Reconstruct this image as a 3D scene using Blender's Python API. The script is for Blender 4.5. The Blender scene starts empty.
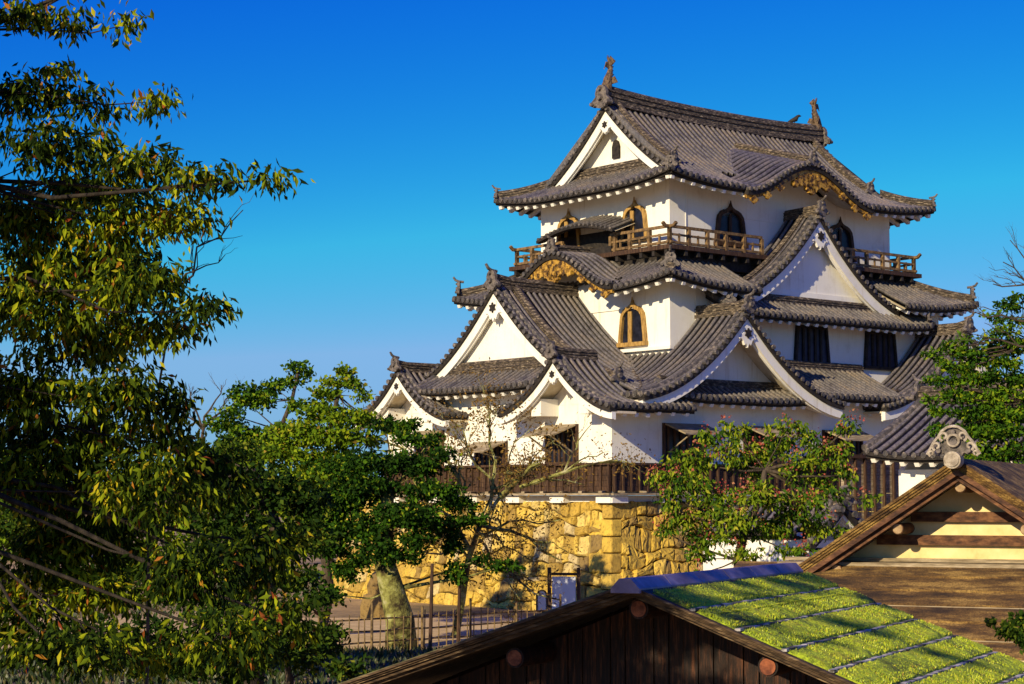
import bpy, math, random
import numpy as np
from mathutils import Vector
random.seed(7); RNG = np.random.default_rng(7)
R = math.radians; S = bpy.context.scene; COL = S.collection

# ------------------------------------------------------------ camera, sky, sun, exposure
CAMZ = 4.1
cam = bpy.data.objects.new('camera', bpy.data.cameras.new('camera')); COL.objects.link(cam)
PITCH = math.atan(158/1890)
cam.location = (0, 0, CAMZ); cam.rotation_euler = (R(90) + PITCH, 0, 0)
cam.data.sensor_width = 36; cam.data.lens = 36*1890/1024; cam.data.clip_end = 6000; cam.data.clip_start = .2
S.camera = cam
SUN_TRAVEL = Vector((.575, .871, -.425)).normalized()
el = math.asin(-SUN_TRAVEL.z); az = math.atan2(-SUN_TRAVEL.x, -SUN_TRAVEL.y)
W = bpy.data.worlds.new('World'); S.world = W; W.use_nodes = True
nt = W.node_tree; nt.nodes.clear()
sky = nt.nodes.new('ShaderNodeTexSky'); sky.sky_type = 'NISHITA'; sky.sun_disc = False
sky.sun_elevation = el; sky.sun_rotation = az % (2*math.pi)
sky.altitude = 100; sky.air_density = 1.0; sky.dust_density = .3; sky.ozone_density = 2.2
hs = nt.nodes.new('ShaderNodeHueSaturation'); hs.inputs['Saturation'].default_value = 1.25; hs.inputs['Value'].default_value = .1
bg = nt.nodes.new('ShaderNodeBackground'); bg.inputs['Strength'].default_value = .09
wo = nt.nodes.new('ShaderNodeOutputWorld')
nt.links.new(sky.outputs[0], hs.inputs['Color']); gm = nt.nodes.new('ShaderNodeGamma'); gm.inputs[1].default_value = 1.3; nt.links.new(hs.outputs[0], gm.inputs[0]); vm = nt.nodes.new('ShaderNodeVectorMath'); vm.operation = 'MULTIPLY'; vm.inputs[1].default_value = (8.5, 9, 10); nt.links.new(gm.outputs[0], vm.inputs[0]); sp_ = nt.nodes.new('ShaderNodeSeparateColor'); cb_ = nt.nodes.new('ShaderNodeCombineColor')
sc_ = nt.nodes.new('ShaderNodeVectorMath'); sc_.operation = 'SCALE'; sc_.inputs['Scale'].default_value = .1
nt.links.new(vm.outputs[0], sc_.inputs[0]); nt.links.new(sc_.outputs[0], sp_.inputs[0])
for i_, (p_, a_, m_) in enumerate(((2.3, 2.6, .2), (1.55, 1.85, .42), (.3, .82, .78))):
    q1 = nt.nodes.new('ShaderNodeMath'); q1.operation = 'POWER'; q1.inputs[1].default_value = p_
    q2 = nt.nodes.new('ShaderNodeMath'); q2.operation = 'MULTIPLY'; q2.inputs[1].default_value = a_*10
    q3 = nt.nodes.new('ShaderNodeMath'); q3.operation = 'MINIMUM'; q3.inputs[1].default_value = m_*10
    nt.links.new(sp_.outputs[i_], q1.inputs[0]); nt.links.new(q1.outputs[0], q2.inputs[0]); nt.links.new(q2.outputs[0], q3.inputs[0]); nt.links.new(q3.outputs[0], cb_.inputs[i_])
nt.links.new(cb_.outputs[0], bg.inputs[0]); nt.links.new(bg.outputs[0], wo.inputs[0])
sl = bpy.data.lights.new('sun', 'SUN'); sl.energy = 5.0; sl.angle = R(.5); sl.color = (1, .82, .52)
so = bpy.data.objects.new('sun', sl); COL.objects.link(so)
so.rotation_euler = SUN_TRAVEL.to_track_quat('-Z', 'Y').to_euler()
S.view_settings.view_transform = 'Standard'; S.view_settings.look = 'None'
S.view_settings.gamma = 1; S.view_settings.use_curve_mapping = False; S.view_settings.exposure = 0.3

# ------------------------------------------------------------ helpers
def tag(o, label=None, cat=None, group=None, kind=None):
    if label: o['label'] = label
    if cat: o['category'] = cat
    if group: o['group'] = group
    if kind: o['kind'] = kind
    return o
def empty(name, loc=(0,0,0), rz=0):
    o = bpy.data.objects.new(name, None); COL.objects.link(o)
    o.location = loc; o.rotation_euler = (0,0,rz); o.empty_display_size = .3
    return o
def px(x, y, Y):
    """point at distance Y (metres ahead of the camera) seen at this direction"""
    cp, sp = math.cos(PITCH), math.sin(PITCH)
    a = (x-512)/1890; b = (y-342)/1890
    d = Vector((a, cp + b*sp, sp - b*cp))
    d = d/d.y*Y
    return Vector((d.x, d.y, d.z + CAMZ))

class MB:
    def __init__(s): s.v=[]; s.f=[]; s.m=[]; s.uv=[]
    def vert(s, p): s.v.append((p[0],p[1],p[2])); return len(s.v)-1
    def face(s, idx, m=0, uv=None):
        s.f.append(tuple(idx)); s.m.append(m); s.uv.append(uv)
    def grid(s, rows, m=0, uvs=None, flip=False):
        n = len(rows[0]); base = len(s.v)
        for r in rows:
            for p in r: s.v.append((p[0],p[1],p[2]))
        for i in range(len(rows)-1):
            for j in range(n-1):
                a = base+i*n+j
                q = (a, a+1, a+n+1, a+n); 
                u = [uvs[i][j], uvs[i][j+1], uvs[i+1][j+1], uvs[i+1][j]] if uvs else None
                if flip: q = q[::-1]; u = u[::-1] if u else None
                s.face(q, m, u)
    def hexa(s, c, m=0):
        b = len(s.v)
        for p in c: s.v.append(tuple(p))
        for q in ((0,3,2,1),(4,5,6,7),(0,1,5,4),(1,2,6,5),(2,3,7,6),(3,0,4,7)): s.face([b+i for i in q], m)
    def box(s, x0,x1,y0,y1,z0,z1, m=0):
        x0,x1=min(x0,x1),max(x0,x1); y0,y1=min(y0,y1),max(y0,y1); z0,z1=min(z0,z1),max(z0,z1)
        s.hexa([(x0,y0,z0),(x1,y0,z0),(x1,y1,z0),(x0,y1,z0),(x0,y0,z1),(x1,y0,z1),(x1,y1,z1),(x0,y1,z1)], m)
    def beam(s, p0, p1, w, h, m=0, up=(0,0,1)):
        p0=Vector(p0); p1=Vector(p1); t=(p1-p0).normalized(); up=Vector(up)
        sd=t.cross(up)
        if sd.length<1e-4: sd=Vector((1,0,0))
        sd.normalize(); u2=sd.cross(t)
        a=sd*w/2; b=u2*h/2
        s.hexa([p0-a-b,p0+a-b,p1+a-b,p1-a-b,p0-a+b,p0+a+b,p1+a+b,p1-a+b], m)
    def cyl(s, p0, p1, r0, r1=None, n=8, m=0, caps=True):
        if r1 is None: r1=r0
        p0=Vector(p0); p1=Vector(p1); t=(p1-p0).normalized()
        a=t.orthogonal().normalized(); b=t.cross(a)
        base=len(s.v)
        for p,r in ((p0,r0),(p1,r1)):
            for k in range(n):
                an=2*math.pi*k/n; s.v.append(tuple(p+(a*math.cos(an)+b*math.sin(an))*r))
        for k in range(n):
            k2=(k+1)%n; s.face((base+k,base+k2,base+n+k2,base+n+k), m)
        if caps:
            s.face([base+k for k in range(n)][::-1], m); s.face([base+n+k for k in range(n)], m)
    def tube(s, pts, rad, n=6, m=0):
        """tapered tube through points"""
        pts=[Vector(p) for p in pts]; base=len(s.v); ref=None
        for i,p in enumerate(pts):
            t=(pts[min(i+1,len(pts)-1)]-pts[max(i-1,0)])
            if t.length<1e-6: t=Vector((0,0,1))
            t.normalize()
            if ref is None: ref=t.orthogonal().normalized()
            ref=(ref-t*ref.dot(t))
            if ref.length<1e-4: ref=t.orthogonal()
            ref.normalize(); b=t.cross(ref); r=rad[i]
            for k in range(n):
                an=2*math.pi*k/n; s.v.append(tuple(p+(ref*math.cos(an)+b*math.sin(an))*r))
        for i in range(len(pts)-1):
            for k in range(n):
                k2=(k+1)%n; a=base+i*n
                s.face((a+k,a+k2,a+n+k2,a+n+k), m)
        s.face([base+k for k in range(n)][::-1], m); e=base+(len(pts)-1)*n; s.face([e+k for k in range(n)], m)
    def sweep(s, path, prof, m=0, side=None, closed=True):
        """profile (a sideways, b upward) carried along a path; side fixed or from the path"""
        path=[Vector(p) for p in path]; n=0; base=len(s.v)
        for i,p in enumerate(path):
            if side is not None: sd=Vector(side)
            else:
                t=path[min(i+1,len(path)-1)]-path[max(i-1,0)]; t.z=0; t.normalize(); sd=Vector((t.y,-t.x,0))
            pr=prof(i) if callable(prof) else prof; n=len(pr)
            for a,b in pr: s.v.append((p.x+sd.x*a, p.y+sd.y*a, p.z+sd.z*a+b))
        K=n if closed else n-1
        for i in range(len(path)-1):
            for k in range(K):
                k2=(k+1)%n; a=base+i*n
                s.face((a+k,a+k2,a+n+k2,a+n+k), m)
        if closed:
            s.face([base+k for k in range(n)][::-1], m); e=base+(len(path)-1)*n; s.face([e+k for k in range(n)], m)
    def prism(s, pts, off, m=0):
        """polygon (3D points) extruded by vector off"""
        b=len(s.v); n=len(pts); off=Vector(off)
        for p in pts: s.v.append(tuple(p))
        for p in pts: s.v.append(tuple(Vector(p)+off))
        s.face([b+k for k in range(n)], m); s.face([b+n+k for k in range(n)][::-1], m)
        for k in range(n):
            k2=(k+1)%n; s.face((b+k,b+n+k,b+n+k2,b+k2), m)
    def build(s, name, mats, parent=None, smooth=False, recalc=True):
        me=bpy.data.meshes.new(name); me.from_pydata(s.v,[],s.f)
        if not isinstance(mats,(list,tuple)): mats=[mats]
        for mt in mats: me.materials.append(mt)
        me.polygons.foreach_set('material_index', s.m)
        if any(u is not None for u in s.uv):
            L=me.uv_layers.new(name='UVMap'); k=0; data=[]
            for q,u in zip(s.f,s.uv):
                if u is None: data += [0.0,0.0]*len(q)
                else:
                    for w_ in u: data += [w_[0],w_[1]]
            L.data.foreach_set('uv', data)
        if recalc:
            import bmesh
            bm=bmesh.new(); bm.from_mesh(me); bmesh.ops.recalc_face_normals(bm, faces=bm.faces); bm.to_mesh(me); bm.free()
        if smooth: me.polygons.foreach_set('use_smooth',[True]*len(me.polygons))
        me.update()
        o=bpy.data.objects.new(name, me); COL.objects.link(o)
        if parent: o.parent=parent
        return o

# ------------------------------------------------------------ materials
def mat(name, build):
    m=bpy.data.materials.new(name); m.use_nodes=True; t=m.node_tree; t.nodes.clear()
    out=t.nodes.new('ShaderNodeOutputMaterial'); b=t.nodes.new('ShaderNodeBsdfPrincipled'); t.links.new(b.outputs[0],out.inputs[0])
    build(t,b,out); return m
def node(t,k,**kw):
    n=t.nodes.new(k)
    for a,v in kw.items():
        if a.startswith('i_'): n.inputs[a[2:].replace('_',' ')].default_value=v
        else: setattr(n,a,v)
    return n
def ramp(t, fac, stops):
    r=t.nodes.new('ShaderNodeValToRGB'); e=r.color_ramp.elements
    while len(e)<len(stops): e.new(.5)
    for x,(p,c) in zip(e,stops): x.position=p; x.color=(c[0],c[1],c[2],1)
    t.links.new(fac,r.inputs[0]); return r.outputs[0]
def noise(t, scale, detail=4, rough=.6, vec=None, dist=0):
    n=node(t,'ShaderNodeTexNoise'); n.inputs['Scale'].default_value=scale; n.inputs['Detail'].default_value=detail
    n.inputs['Roughness'].default_value=rough; n.inputs['Distortion'].default_value=dist
    if vec: t.links.new(vec,n.inputs['Vector'])
    return n.outputs['Fac']
def coord(t, out='Object', sc=None):
    c=t.nodes.new('ShaderNodeTexCoord').outputs[out]
    if sc:
        mp=t.nodes.new('ShaderNodeMapping'); mp.inputs['Scale'].default_value=sc; t.links.new(c,mp.inputs[0]); return mp.outputs[0]
    return c
def bump(t,b,h,strength=.3,dist=.02):
    n=t.nodes.new('ShaderNodeBump'); n.inputs['Strength'].default_value=strength; n.inputs['Distance'].default_value=dist
    t.links.new(h,n.inputs['Height']); t.links.new(n.outputs[0],b.inputs['Normal'])
def mixc(t,fac,a,b_,mode='MIX'):
    m=t.nodes.new('ShaderNodeMix'); m.data_type='RGBA'; m.blend_type=mode
    for sck,v in ((0,fac),(6,a),(7,b_)):
        if hasattr(v,'is_output'): t.links.new(v,m.inputs[sck])
        elif sck==0: m.inputs[0].default_value=v
        else: m.inputs[sck].default_value=(v[0],v[1],v[2],1)
    return m.outputs[2]
def simple(name, stops, scale=3, rough=.8, bstr=.25, bdist=.02, sc=None, detail=5, bscale=None, spec=.3):
    def f(t,b,out):
        v=coord(t,'Object',sc); n=noise(t,scale,detail,.65,v)
        t.links.new(ramp(t,n,[(.5+(q-.5)*.6,c) for q,c in stops]),b.inputs['Base Color']); b.inputs['Roughness'].default_value=rough
        b.inputs['Specular IOR Level'].default_value=spec
        bump(t,b,noise(t,bscale or scale*4,4,.7,v),bstr,bdist)
    return mat(name,f)
def tile_f(rollc, panc):
    def f(t,b,out):
        uv=coord(t,'UV'); sep=t.nodes.new('ShaderNodeSeparateXYZ'); t.links.new(uv,sep.inputs[0])
        # u = roll height 0..1 ; v = metres down the slope (joints every 0.3 m)
        m=node(t,'ShaderNodeMath',operation='FRACT'); mm=node(t,'ShaderNodeMath',operation='MULTIPLY'); mm.inputs[1].default_value=1/.3
        t.links.new(sep.outputs[1],mm.inputs[0]); t.links.new(mm.outputs[0],m.inputs[0])
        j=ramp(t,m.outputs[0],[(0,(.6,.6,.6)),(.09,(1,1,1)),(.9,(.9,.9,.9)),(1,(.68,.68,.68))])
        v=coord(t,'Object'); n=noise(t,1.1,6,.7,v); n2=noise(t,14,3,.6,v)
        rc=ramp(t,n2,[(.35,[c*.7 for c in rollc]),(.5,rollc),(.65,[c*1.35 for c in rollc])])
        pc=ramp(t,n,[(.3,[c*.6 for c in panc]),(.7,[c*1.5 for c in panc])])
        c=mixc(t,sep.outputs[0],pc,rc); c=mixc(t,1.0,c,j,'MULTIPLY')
        w=ramp(t,n,[(.36,(.5,.48,.5)),(.48,(.95,.95,.95)),(.66,(1.3,1.15,.92))]); c=mixc(t,1.0,c,w,'MULTIPLY')
        t.links.new(c,b.inputs['Base Color']); b.inputs['Roughness'].default_value=.4; b.inputs['Specular IOR Level'].default_value=.6
        bump(t,b,m.outputs[0],.35,.025)
    return f
M={}
M['tile']=mat('roof_tile',tile_f((.142,.13,.122),(.004,.0035,.005)))  # groove shade put into the near-black pans, lit crests into the paler rolls
M['tile_cap']=simple('tile_cap',[(.3,(.045,.042,.042)),(.55,(.09,.08,.072)),(.75,(.24,.2,.165))],6,.55,.4,.02)
M['ridge']=simple('ridge_tile',[(.25,(.02,.017,.015)),(.5,(.075,.058,.043)),(.62,(.15,.115,.08)),(.78,(.38,.31,.22))],5,.7,.9,.05,(1,1,3.5),bscale=9)
M['oni']=simple('ornament_clay',[(.3,(.05,.045,.042)),(.7,(.19,.16,.14))],7,.6,.8,.03)
M['shachi']=simple('fish_clay',[(.3,(.05,.035,.025)),(.7,(.2,.13,.07))],9,.5,.9,.04)
M['dark']=simple('dark_board',[(.3,(.012,.01,.01)),(.7,(.035,.028,.022))],6,.8)
def plaster(t,b,out):
    v=coord(t,'Object'); n=noise(t,.7,7,.72,v); n2=noise(t,1,5,.7,coord(t,'Object',(4,4,.35)))
    c=ramp(t,n,[(.33,(.7,.67,.59)),(.44,(.79,.765,.69)),(.7,(.84,.82,.76))])
    s=ramp(t,n2,[(.3,(.84,.8,.74)),(.45,(1,1,1))]); c=mixc(t,1.0,c,s,'MULTIPLY')
    t.links.new(c,b.inputs['Base Color']); b.inputs['Roughness'].default_value=.85
    bump(t,b,noise(t,6,5,.7,v),.15,.02)
M['plaster']=mat('white_plaster',plaster)
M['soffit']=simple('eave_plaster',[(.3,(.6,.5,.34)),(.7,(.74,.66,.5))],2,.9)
M['gold']=simple('gilded_carving',[(.38,(.05,.025,.006)),(.52,(.34,.18,.025)),(.75,(.6,.37,.06))],5,.5,.8,.05)
M['frame']=simple('ochre_wood',[(.3,(.2,.11,.03)),(.7,(.5,.31,.09))],4,.6,.4,.02,(6,6,.8))
M['rail']=simple('rail_wood',[(.3,(.07,.042,.018)),(.7,(.25,.155,.065))],5,.7,.4,.02)
M['wood']=simple('brown_wood',[(.25,(.02,.011,.007)),(.55,(.06,.03,.016)),(.8,(.12,.07,.035))],2.5,.75,.5,.02,(8,8,1))
M['plank']=simple('weathered_plank',[(.25,(.16,.12,.07)),(.6,(.34,.27,.17)),(.8,(.45,.37,.25))],2.5,.8,.5,.02,(1,1,8))
M['pane']=simple('dark_pane',[(.3,(.006,.007,.012)),(.7,(.018,.02,.035))],3,.35)
M['bluewin']=simple('dark_window_paper',[(.3,(.012,.014,.03)),(.7,(.03,.032,.06))],3,.5)

# ------------------------------------------------------------ roof building blocks (castle coordinates u, v, z)
PITCHT=.33
PROF=[(-.5,0),(-.235,0),(-.22,.55),(-.14,.88),(0,1),(.14,.88),(.22,.55),(.235,0)]
def patch(parent, name, P, s0, s1, dlo, dhi, nd=10, caps=True, soffit=True, thick=.2, rh=.14, pitch=PITCHT, rafters=True, capdir=None, mtile=None):
    """corrugated tile slope: P(s,d) -> point, s along the eave, d inward from the eave"""
    n=max(1,round((s1-s0)/pitch)); p=(s1-s0)/n; mb=MB()
    cols=[]; uv=[]
    cs=[]
    for i in range(n):
        for a,h in PROF: cs.append((s0+(i+.5+a)*p, h))
    cs.append((s1,0))
    for s_,h in cs:
        d0=dlo(s_); d1=dhi(s_)
        if d1-d0<.02: d1=d0+.02
        col=[];u=[]; L=0; last=None
        for k in range(nd+1):
            d=d0+(d1-d0)*k/nd; q=Vector(P(s_,d))
            if last is not None: L+=(q-last).length
            last=q.copy()
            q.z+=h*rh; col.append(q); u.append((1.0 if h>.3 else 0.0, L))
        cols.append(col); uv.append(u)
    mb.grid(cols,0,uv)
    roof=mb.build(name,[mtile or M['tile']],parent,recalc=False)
    me=roof.data
    # upward normals
    if me.polygons[len(me.polygons)//2].normal.z<0: me.flip_normals()
    # eave: lip, round cap ends, dark fillet, plaster soffit
    if caps:
        cb=MB(); lip=[];lip2=[]
        for i in range(n):
            s_=s0+(i+.5)*p; a=Vector(P(s_,dlo(s_))); b=Vector(P(s_,dlo(s_)+.15)); o=(a-b); o.z=0; o.normalize()
            c=a+Vector((0,0,rh*.35)); cb.cyl(c-o*.12,c+o*.05,rh*.84,n=8,m=0); cb.cyl(c+o*.05,c+o*.065,rh*.5,n=8,m=0)
        cb.build('eave_tile_end',M['tile_cap'],roof)
        lp=MB(); rows=[]
        N=n*2
        for i in range(N+1):
            s_=s0+(s1-s0)*i/N; a=Vector(P(s_,dlo(s_))); b=Vector(P(s_,dlo(s_)+.15)); o=(a-b); o.z=0; o.normalize()
            c=a+o*.02
            rows.append([c+Vector((0,0,.02)),c+Vector((0,0,-.1)),c-o*.12+Vector((0,0,-.1)),c-o*.14+Vector((0,0,-thick)),c-o*.5+Vector((0,0,-thick+.1))])
        lp.grid(rows,0); lp.build('eave_fascia',M['dark'],roof)
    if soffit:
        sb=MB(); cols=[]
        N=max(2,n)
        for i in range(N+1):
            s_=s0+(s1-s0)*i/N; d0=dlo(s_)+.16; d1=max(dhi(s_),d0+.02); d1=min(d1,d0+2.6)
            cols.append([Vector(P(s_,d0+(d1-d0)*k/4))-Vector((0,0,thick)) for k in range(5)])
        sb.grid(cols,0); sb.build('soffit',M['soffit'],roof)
        if rafters:
            rb=MB(); nr=max(1,int((s1-s0)/.56))
            for i in range(nr):
                s_=s0+(i+.5)*(s1-s0)/nr; d0=dlo(s_)+.13; d1=min(dhi(s_),d0+1.1)
                if d1-d0<.15: continue
                a=Vector(P(s_,d0))-Vector((0,0,thick+.12)); b=Vector(P(s_,d1))-Vector((0,0,thick+.12))
                rb.beam(a,b,.18,.13)
            rb.build('rafter_end',M['plaster'],roof)
    return roof
def ridge_prof(w,h):
    half=[(w,-.1),(w,.1*h),(w*.82,.12*h),(w*.82,.3*h),(w,.32*h),(w,.4*h),(w*.78,.42*h),(w*.78,.6*h),(w*.96,.62*h),(w*.96,.7*h),(w*.6,.74*h),(w*.55,.9*h),(w*.3,h),(0,1.04*h)]
    return half+[(-a,b) for a,b in half[-2::-1]]
def ridge(parent, path, w=.2, h=.45, name='ridge'):
    mb=MB(); mb.sweep(path,ridge_prof(w,h)); return mb.build(name,M['ridge'],parent)
def oni(parent, pos, out, size=.6, horn=True, mt=None):
    """ornamental ridge-end tile: shouldered plate with curls and a horn"""
    o=Vector(out); o.z=0; o.normalize(); sd=Vector((o.y,-o.x,0)); p=Vector(pos); mb=MB()
    half=[(.0,1.0),(.16,.98),(.3,.84),(.36,.66),(.34,.5),(.44,.42),(.6,.3),(.62,.14),(.5,.04),(.34,.1),(.28,.0),(0,-.06)]
    pts=half+[(-a,b) for a,b in half[-2:0:-1]]
    mb.prism([p+sd*a*size+Vector((0,0,b*size)) for a,b in pts], o*.14*size+o*.03)
    for a,b,r in ((0,.45,.2),(.52,.17,.12),(-.52,.17,.12),(0,.82,.1)):
        c=p+sd*a*size+Vector((0,0,b*size)); mb.cyl(c,c+o*(.27*size+.03),r*size,r*size*.7,10)
    if horn:
        c=p+Vector((0,0,.95*size)); mb.tube([c-o*.25*size,c+o*.1*size+Vector((0,0,.02)),c+o*.34*size+Vector((0,0,.14*size)),c+o*.5*size+Vector((0,0,.36*size))],[.09*size,.1*size,.09*size,.07*size],8)
    return mb.build('ridge_ornament',mt or M['oni'],parent)
def concave(z0,Wd,H,a):
    return lambda x: z0-H*(a*min(abs(x)/Wd,1.3)+(1-a)*(2*min(abs(x)/Wd,1.0)-min(abs(x)/Wd,1.0)**2))
def mapper(ax,c):
    return (lambda x,q,z: Vector((q,c+x,z))) if ax=='u' else (lambda x,q,z: Vector((c+x,q,z)))
def gable_trim(parent, ax, c, qf, sgn, g, Wd, wallq, base, wallhw, bh=.4, curved=False, pend=.55, bracket=True, sub=.5, goldc=False, side_roll=True):
    """verge tiles, bargeboards, soffit, gable wall and pendant"""
    F=mapper(ax,c); N=28
    xs=[-Wd+2*Wd*i/N for i in range(N+1)]
    sdv=F(0,1,0)-F(0,0,0)
    wl=None
    # gable wall
    if wallhw>0:
        mb=MB(); pts=[F(-wallhw,wallq,base),F(wallhw,wallq,base)]
        K=16
        for i in range(K+1):
            x=wallhw-2*wallhw*i/K; pts.append(F(x,wallq,max(base+.01,g(x)-.28)))
        mb.prism(pts, sdv*(-sgn)*.12); wl=mb.build('gable_wall',M['plaster'],parent)
    host=wl or parent
    # verge tile ends along the slope
    mb=MB(); 
    # arc length stepping
    fine=[-Wd+2*Wd*i/400 for i in range(401)]; acc=0; last=None; nxt=.1
    for x in fine:
        p=F(x,qf,g(x))
        if last is not None: acc+=(p-last).length
        last=p
        if acc>=nxt:
            nxt+=.34
            q=p+Vector((0,0,.03)); mb.cyl(q+sdv*sgn*.07,q-sdv*sgn*.34,.098,n=8)
    if side_roll:
        for off,r_ in ((.42,.13),):
            mb.tube([F(x,qf-sgn*off,g(x)+.09) for x in xs],[r_]*len(xs),8)
    mb.build('verge_tile',M['tile_cap'],host)
    mb=MB(); mb.sweep([F(x,qf,g(x)) for x in xs],[(0,.0),(-.36,.0),(-.36,-.21),(-.0,-.21)],side=sdv*sgn); mb.build('verge_underboard',M['dark'],host)
    # bargeboards
    def bd(i):
        x=abs(xs[i])/Wd; h=bh*.82*(1.15-.35*x); return [(-.10,-.18),(-.22,-.18),(-.22,-.2-h),(-.10,-.2-h)]
    mb=MB(); mb.sweep([F(x,qf,g(x)) for x in xs],bd,side=sdv*sgn)
    def bd2(i):
        x=abs(xs[i])/Wd; h=bh*.45*(1.15-.35*x); return [(-.22,-.18),(-.30,-.18),(-.30,-.17-h*2.15),(-.22,-.17-h*2.15)]
    mb.sweep([F(x,qf,g(x)) for x in xs],bd2,side=sdv*sgn)
    mb.build('bargeboard',M['gold'] if goldc else M['plaster'],host)
    # soffit back to the wall
    dq=abs(wallq-qf)
    if dq>.3:
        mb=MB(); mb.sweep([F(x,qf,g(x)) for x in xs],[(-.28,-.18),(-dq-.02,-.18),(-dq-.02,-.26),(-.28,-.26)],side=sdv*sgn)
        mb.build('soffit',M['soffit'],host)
    if bracket and dq>.5:
        mb=MB()
        for k in (-1,1):
            for xx in (.42,):
                a=xx*Wd*k; z=g(a)-.55; mb=MB()
                mb.hexa([F(a-.28,qf-sgn*.4,z-.45),F(a+.28,qf-sgn*.4,z-.45),F(a+.28,wallq,z-.45),F(a-.28,wallq,z-.45),F(a-.28,qf-sgn*.4,z+.2),F(a+.28,qf-sgn*.4,z+.2),F(a+.28,wallq,z+.2),F(a-.28,wallq,z+.2)])
                mb.build('purlin_end',M['plaster'],host)
    if pend>0:
        s_=pend; zc=g(0)-.2-bh*1.15-s_*.15; q=qf-sgn*.04
        half=[(0,.75),(.3,.55),(.34,.2),(.62,.02),(.78,-.22),(.55,-.2),(.42,-.34),(.28,-.62),(.14,-.5),(0,-.78)]
        pts=half+[(-a,b) for a,b in half[-2:0:-1]]
        mb=MB(); mb.prism([F(a*s_,q,zc+b*s_) for a,b in pts], sdv*(-sgn)*.12)
        po=mb.build('gable_pendant',M['gold'] if goldc else M['plaster'],host)
        if not goldc:
            mb=MB(); hx=[(.2*s_*1.3*math.cos(k*math.pi/3+.5),.2*s_*1.3*math.sin(k*math.pi/3+.5)) for k in range(6)]
            mb.prism([F(a,q+sgn*.05,zc+.15*s_+b) for a,b in hx], sdv*(-sgn)*.06)
            for k in range(6):
                a,b=hx[k]; cc=F(a*1.05,q+sgn*.05,zc+.15*s_+b*1.05); mb.cyl(cc,cc-sdv*sgn*.05,.035*s_*2,n=6)
            mb.build('hexagon_boss',M['dark'],host if False else host)
    return wl
def gable_roof(parent, ax, c, g, Wd, qf, qb, top_l=None, top_r=None, lo_l=None, lo_r=None, nd=9, name='gable_roof', caps=(True,True), ripple=True):
    """two slopes either side of a gable; rows run down to x = +-Wd"""
    F=mapper(ax,c); res=[]
    for k,tp,lo,cp in ((-1,top_l,lo_l,caps[0]),(1,top_r,lo_r,caps[1])):
        P=lambda s_,d,k=k: F(k*(Wd-d),s_,g(Wd-d))
        res.append(patch(parent,name,P,min(qf,qb),max(qf,qb),lo or (lambda s_:0.0),tp or (lambda s_:Wd-.02),nd=nd,caps=cp,soffit=cp,rafters=cp))
    return res
def lift(m,L,Lc):
    return L*max(0,1-m/Lc)**2.1
def katomado(parent, ax, c, q, sgn, w, z0, z1, shaded=False, glass='pane'):
    F=mapper(ax,c); h=z1-z0
    half=[(1.0,0),(.97,.2),(.9,.45),(.86,.62),(.8,.74),(.62,.85),(.44,.9),(.26,.925),(.12,.965),(.05,1.01),(0,1.08)]
    out=[(a*w/2,z0+b*h) for a,b in half]; inn=[(a*w/2*.81,z0+.05+(b*h)*.87) for a,b in half[:-2]]+[(0.04*w,z0+.05+.86*h),(0,z0+.05+.88*h)]
    def loop(hf): return hf+[(-a,b) for a,b in hf[-2::-1]]
    A=loop(out); B=loop(inn); n=len(A); mb=MB()
    for i in range(n-1):
        p=[F(*(A[i][0],q+sgn*.15,A[i][1])),F(A[i+1][0],q+sgn*.15,A[i+1][1]),F(B[i+1][0],q+sgn*.15,B[i+1][1]),F(B[i][0],q+sgn*.15,B[i][1])]
        o=(F(0,q,0)-F(0,q+sgn*.15,0))
        mb.prism(p,o)
    mb.box(*((c-w*.52,c+w*.52,q,q+sgn*.2,z0-.1,z0+.06) if ax=='v' else (q,q+sgn*.2,c-w*.52,c+w*.52,z0-.1,z0+.06)))
    t=F(0,q+sgn*.1,z0+1.08*h); mb.cyl(t-Vector((0,0,.15)),t+Vector((0,0,.12)),.07,.02,6)
    fr=mb.build('window',M['wood'] if shaded else M['frame'],parent)  # shaded side swaps ochre for dark brown, its shade put into the colour
    mb=MB(); mb.prism([F(a,q+sgn*.02,b) for a,b in B],(F(0,q,0)-F(0,q+sgn*.02,0)),0)
    mb.build('pane',M['pane'],fr)
    mb=MB(); iw=w*.38
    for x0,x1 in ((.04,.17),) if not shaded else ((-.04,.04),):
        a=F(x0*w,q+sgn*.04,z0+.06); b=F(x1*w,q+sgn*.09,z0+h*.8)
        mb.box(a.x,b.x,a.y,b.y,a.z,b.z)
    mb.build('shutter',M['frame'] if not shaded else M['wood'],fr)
    return fr

# ------------------------------------------------------------ CASTLE
A_U=math.atan2(math.cos(R(50.1)),math.sin(R(50.1)))
P0=Vector((3.692,70,.294+CAMZ))
K=empty('castle_keep',P0,A_U)
tag(K,'three-storey white castle keep with curved grey tiled roofs and many gables on the stone base','castle')
UC,VC=13.05,7.0
def wallbox(name,u0,u1,v0,v1,z0,z1):
    mb=MB(); mb.box(u0,u1,v0,v1,z0,z1); return mb.build(name,M['plaster'],K)
wallbox('lower_wall',0,26.1,0,14,-.02,3.32)
mb=MB(); mb.box(3.0,23.1,.003,13.9,3.3,3.95); mb.box(10.6,15.5,.006,13.8,3.9,4.32); mb.box(.003,3,3.1,10.9,3.3,4.45); mb.box(.02,3,1.6,3.2,3.3,3.8); mb.build('lower_wall_upper_course',M['plaster'],K)
wallbox('middle_wall',4.55,21.55,1.5,12.5,3.9,8.42)
wallbox('top_wall',6.05,20.05,3,11,8.5,12.95)

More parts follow.
